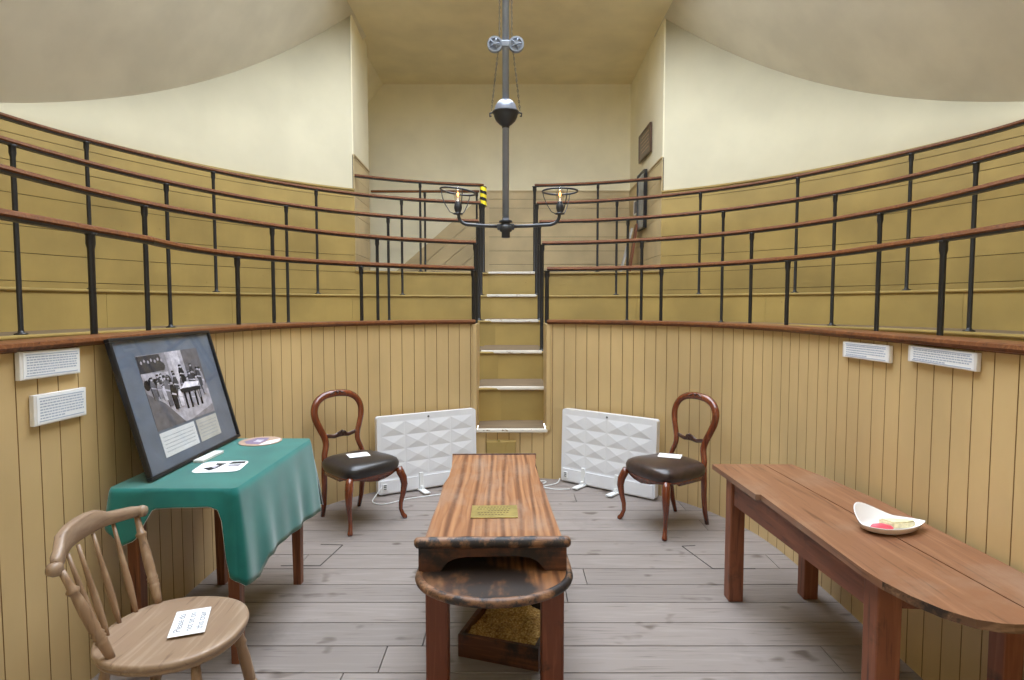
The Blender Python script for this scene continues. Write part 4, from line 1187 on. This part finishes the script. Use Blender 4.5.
# crest rail: bent board, higher in the middle, scrolled ends
cr = [(-1.410,1.805),(-1.416,1.82),(-1.430,1.85),(-1.453,1.89),(-1.475,1.95),(-1.487,2.01),(-1.493,2.07),(-1.495,2.12),(-1.493,2.17),(-1.483,2.24),(-1.472,2.29),(-1.462,2.325)]
lo_ = [.772,.772,.780,.788,.793,.795,.795,.794,.790,.782,.776,.778]; hi_ = [.812,.824,.836,.864,.872,.874,.872,.864,.838,.826,.818,.808]
b = MB().use('elm'); th = .013; rings = []
for i, (x, y) in enumerate(cr):
    a = cr[max(0,i-1)]; c = cr[min(len(cr)-1,i+1)]; d = Vector((c[0]-a[0], c[1]-a[1])).normalized(); nx, ny = -d.y, d.x
    hh = th*(1.15 if 0 < i < len(cr)-1 else .8)
    z0_, z1_ = lo_[i], hi_[i]
    sec = [(-hh,z0_+.006),(-hh*.6,z0_),(hh*.6,z0_),(hh,z0_+.006),(hh,z1_-.006),(hh*.6,z1_),(-hh*.6,z1_),(-hh,z1_-.006)]
    ln = .02
    rings.append([b.v(W(x+nx*(o_+ln*(z-.77)*4*.2), y+ny*(o_+ln*(z-.77)*4*.2), z)) for o_, z in sec])
for A, B in zip(rings, rings[1:]):
    for k in range(8): b.face([A[k], B[k], B[(k+1)%8], A[(k+1)%8]], True)
b.face(rings[0]); b.face(rings[-1][::-1])
for e, q in ((0, .786), (-1, .788)):
    x, y = cr[e]; b.lathe([(.002,-.017),(.020,-.015),(.023,0),(.020,.015),(.002,.017)], W(x, y, q), 16, (1,0,0))
b.build('crest_rail', parent=sc)
leg_prof = [(.012,0),(.014,.05),(.018,.2),(.014,.28),(.020,.31),(.016,.34),(.021,.38),(.021,.6),(.017,.72),(.022,.75),(.018,.79),(.016,.9),(.014,1.0)]
for sx in (-1,1):
    for sy in (-1,1):
        turned((sx*.205, sy*.20, 0), (sx*.145, sy*.14, SZ-.04), leg_prof).build('leg', parent=sc)
    MB().use('elmz').tube([(sx*.20,-.185,.15),(sx*.20,0,.15),(sx*.20,.185,.15)], [.008,.014,.008], 10).build('stretcher', parent=sc)
MB().use('elmz').tube([(-.19,0,.155),(0,0,.155),(.19,0,.155)], [.008,.014,.008], 10).build('stretcher', parent=sc)
nt_ = MB().use('paper').box((0,0,.0008), (.185,.115,.0012)).build('paper_notice', loc=(-1.154, 2.09, SZ+.0032), rotz=math.radians(110)); tag(nt_, 'white printed notice asking not to sit, on the pale spindle back chair', 'notice')
for i, line in enumerate(('Please do', 'not sit on', 'this chair')):
    cu = bpy.data.curves.new('text', 'FONT'); cu.body = line; cu.size = .034; cu.align_x = 'CENTER'; cu.extrude = .0001
    to = bpy.data.objects.new('tmp', cu); COL.objects.link(to)
    dg = bpy.context.evaluated_depsgraph_get(); me = bpy.data.meshes.new_from_object(to.evaluated_get(dg)); bpy.data.objects.remove(to)
    me.materials.clear(); me.materials.append(M['ink'])
    o = bpy.data.objects.new('printed_line', me); COL.objects.link(o); o.parent = nt_; o.location = (0, .022-.034*i, .0016)

# ------------------------------------------------------------------ things in the alcove
def on_right_wall(name, label, cat, y0_, y1_, z0_, z1_, frame, face, th=.03):
    t = thing(name, label, cat, (1.995-th/2-.012, (y0_+y1_)/2, (z0_+z1_)/2)); wy, hz = y1_-y0_, z1_-z0_
    MB().use(frame).box((0, 0, hz/2-.0125), (th, wy, .025)).build('frame_side', parent=t); MB().use(frame).box((0, 0, -hz/2+.0125), (th, wy, .025)).build('frame_side', parent=t)
    MB().use(frame).box((0, wy/2-.0125, 0), (th, .025, hz-.05)).build('frame_side', parent=t); MB().use(frame).box((0, -wy/2+.0125, 0), (th, .025, hz-.05)).build('frame_side', parent=t)
    MB().use(face).box((.002, 0, 0), (th*.6, wy-.05, hz-.05)).build('face', parent=t); return t
pqt = on_right_wall('wall_plaque', 'brown framed plaque high on the right wall of the alcove', 'plaque', 8.66, 9.42, 3.78, 4.19, 'frame_brown', 'carved')
b = MB().use('cardtan')
for i in range(5): b.box((-.0085, random.uniform(-.05,.05), .12-.055*i), (.002, .45+.08*(i%2), .012))
b.build('lettering', parent=pqt)
on_right_wall('wall_mirror', 'tall narrow mirror in a dark frame on the right wall of the alcove', 'mirror', 8.92, 9.42, 2.74, 3.59, 'frame_black', 'mirror', .05)
on_right_wall('small_picture', 'small white framed picture on the alcove wall beside the tall mirror', 'picture', 9.50, 9.80, 3.03, 3.27, 'board_white', 'photo2', .02)
o = MB().use('benchleg').bar((1.83,9.46,F6+.012), (1.945,9.46,2.86), .16, .025, (1,0,0)).build('leaning_board'); tag(o, 'brown board leaning against the right wall of the alcove', 'board')
o = MB().use('tan_card').bar((1.74,9.75,F6+.012), (1.93,9.75,2.83), .12, .025, (1,0,0)).build('leaning_board'); tag(o, 'pale board leaning in the alcove corner behind the brown one', 'board')
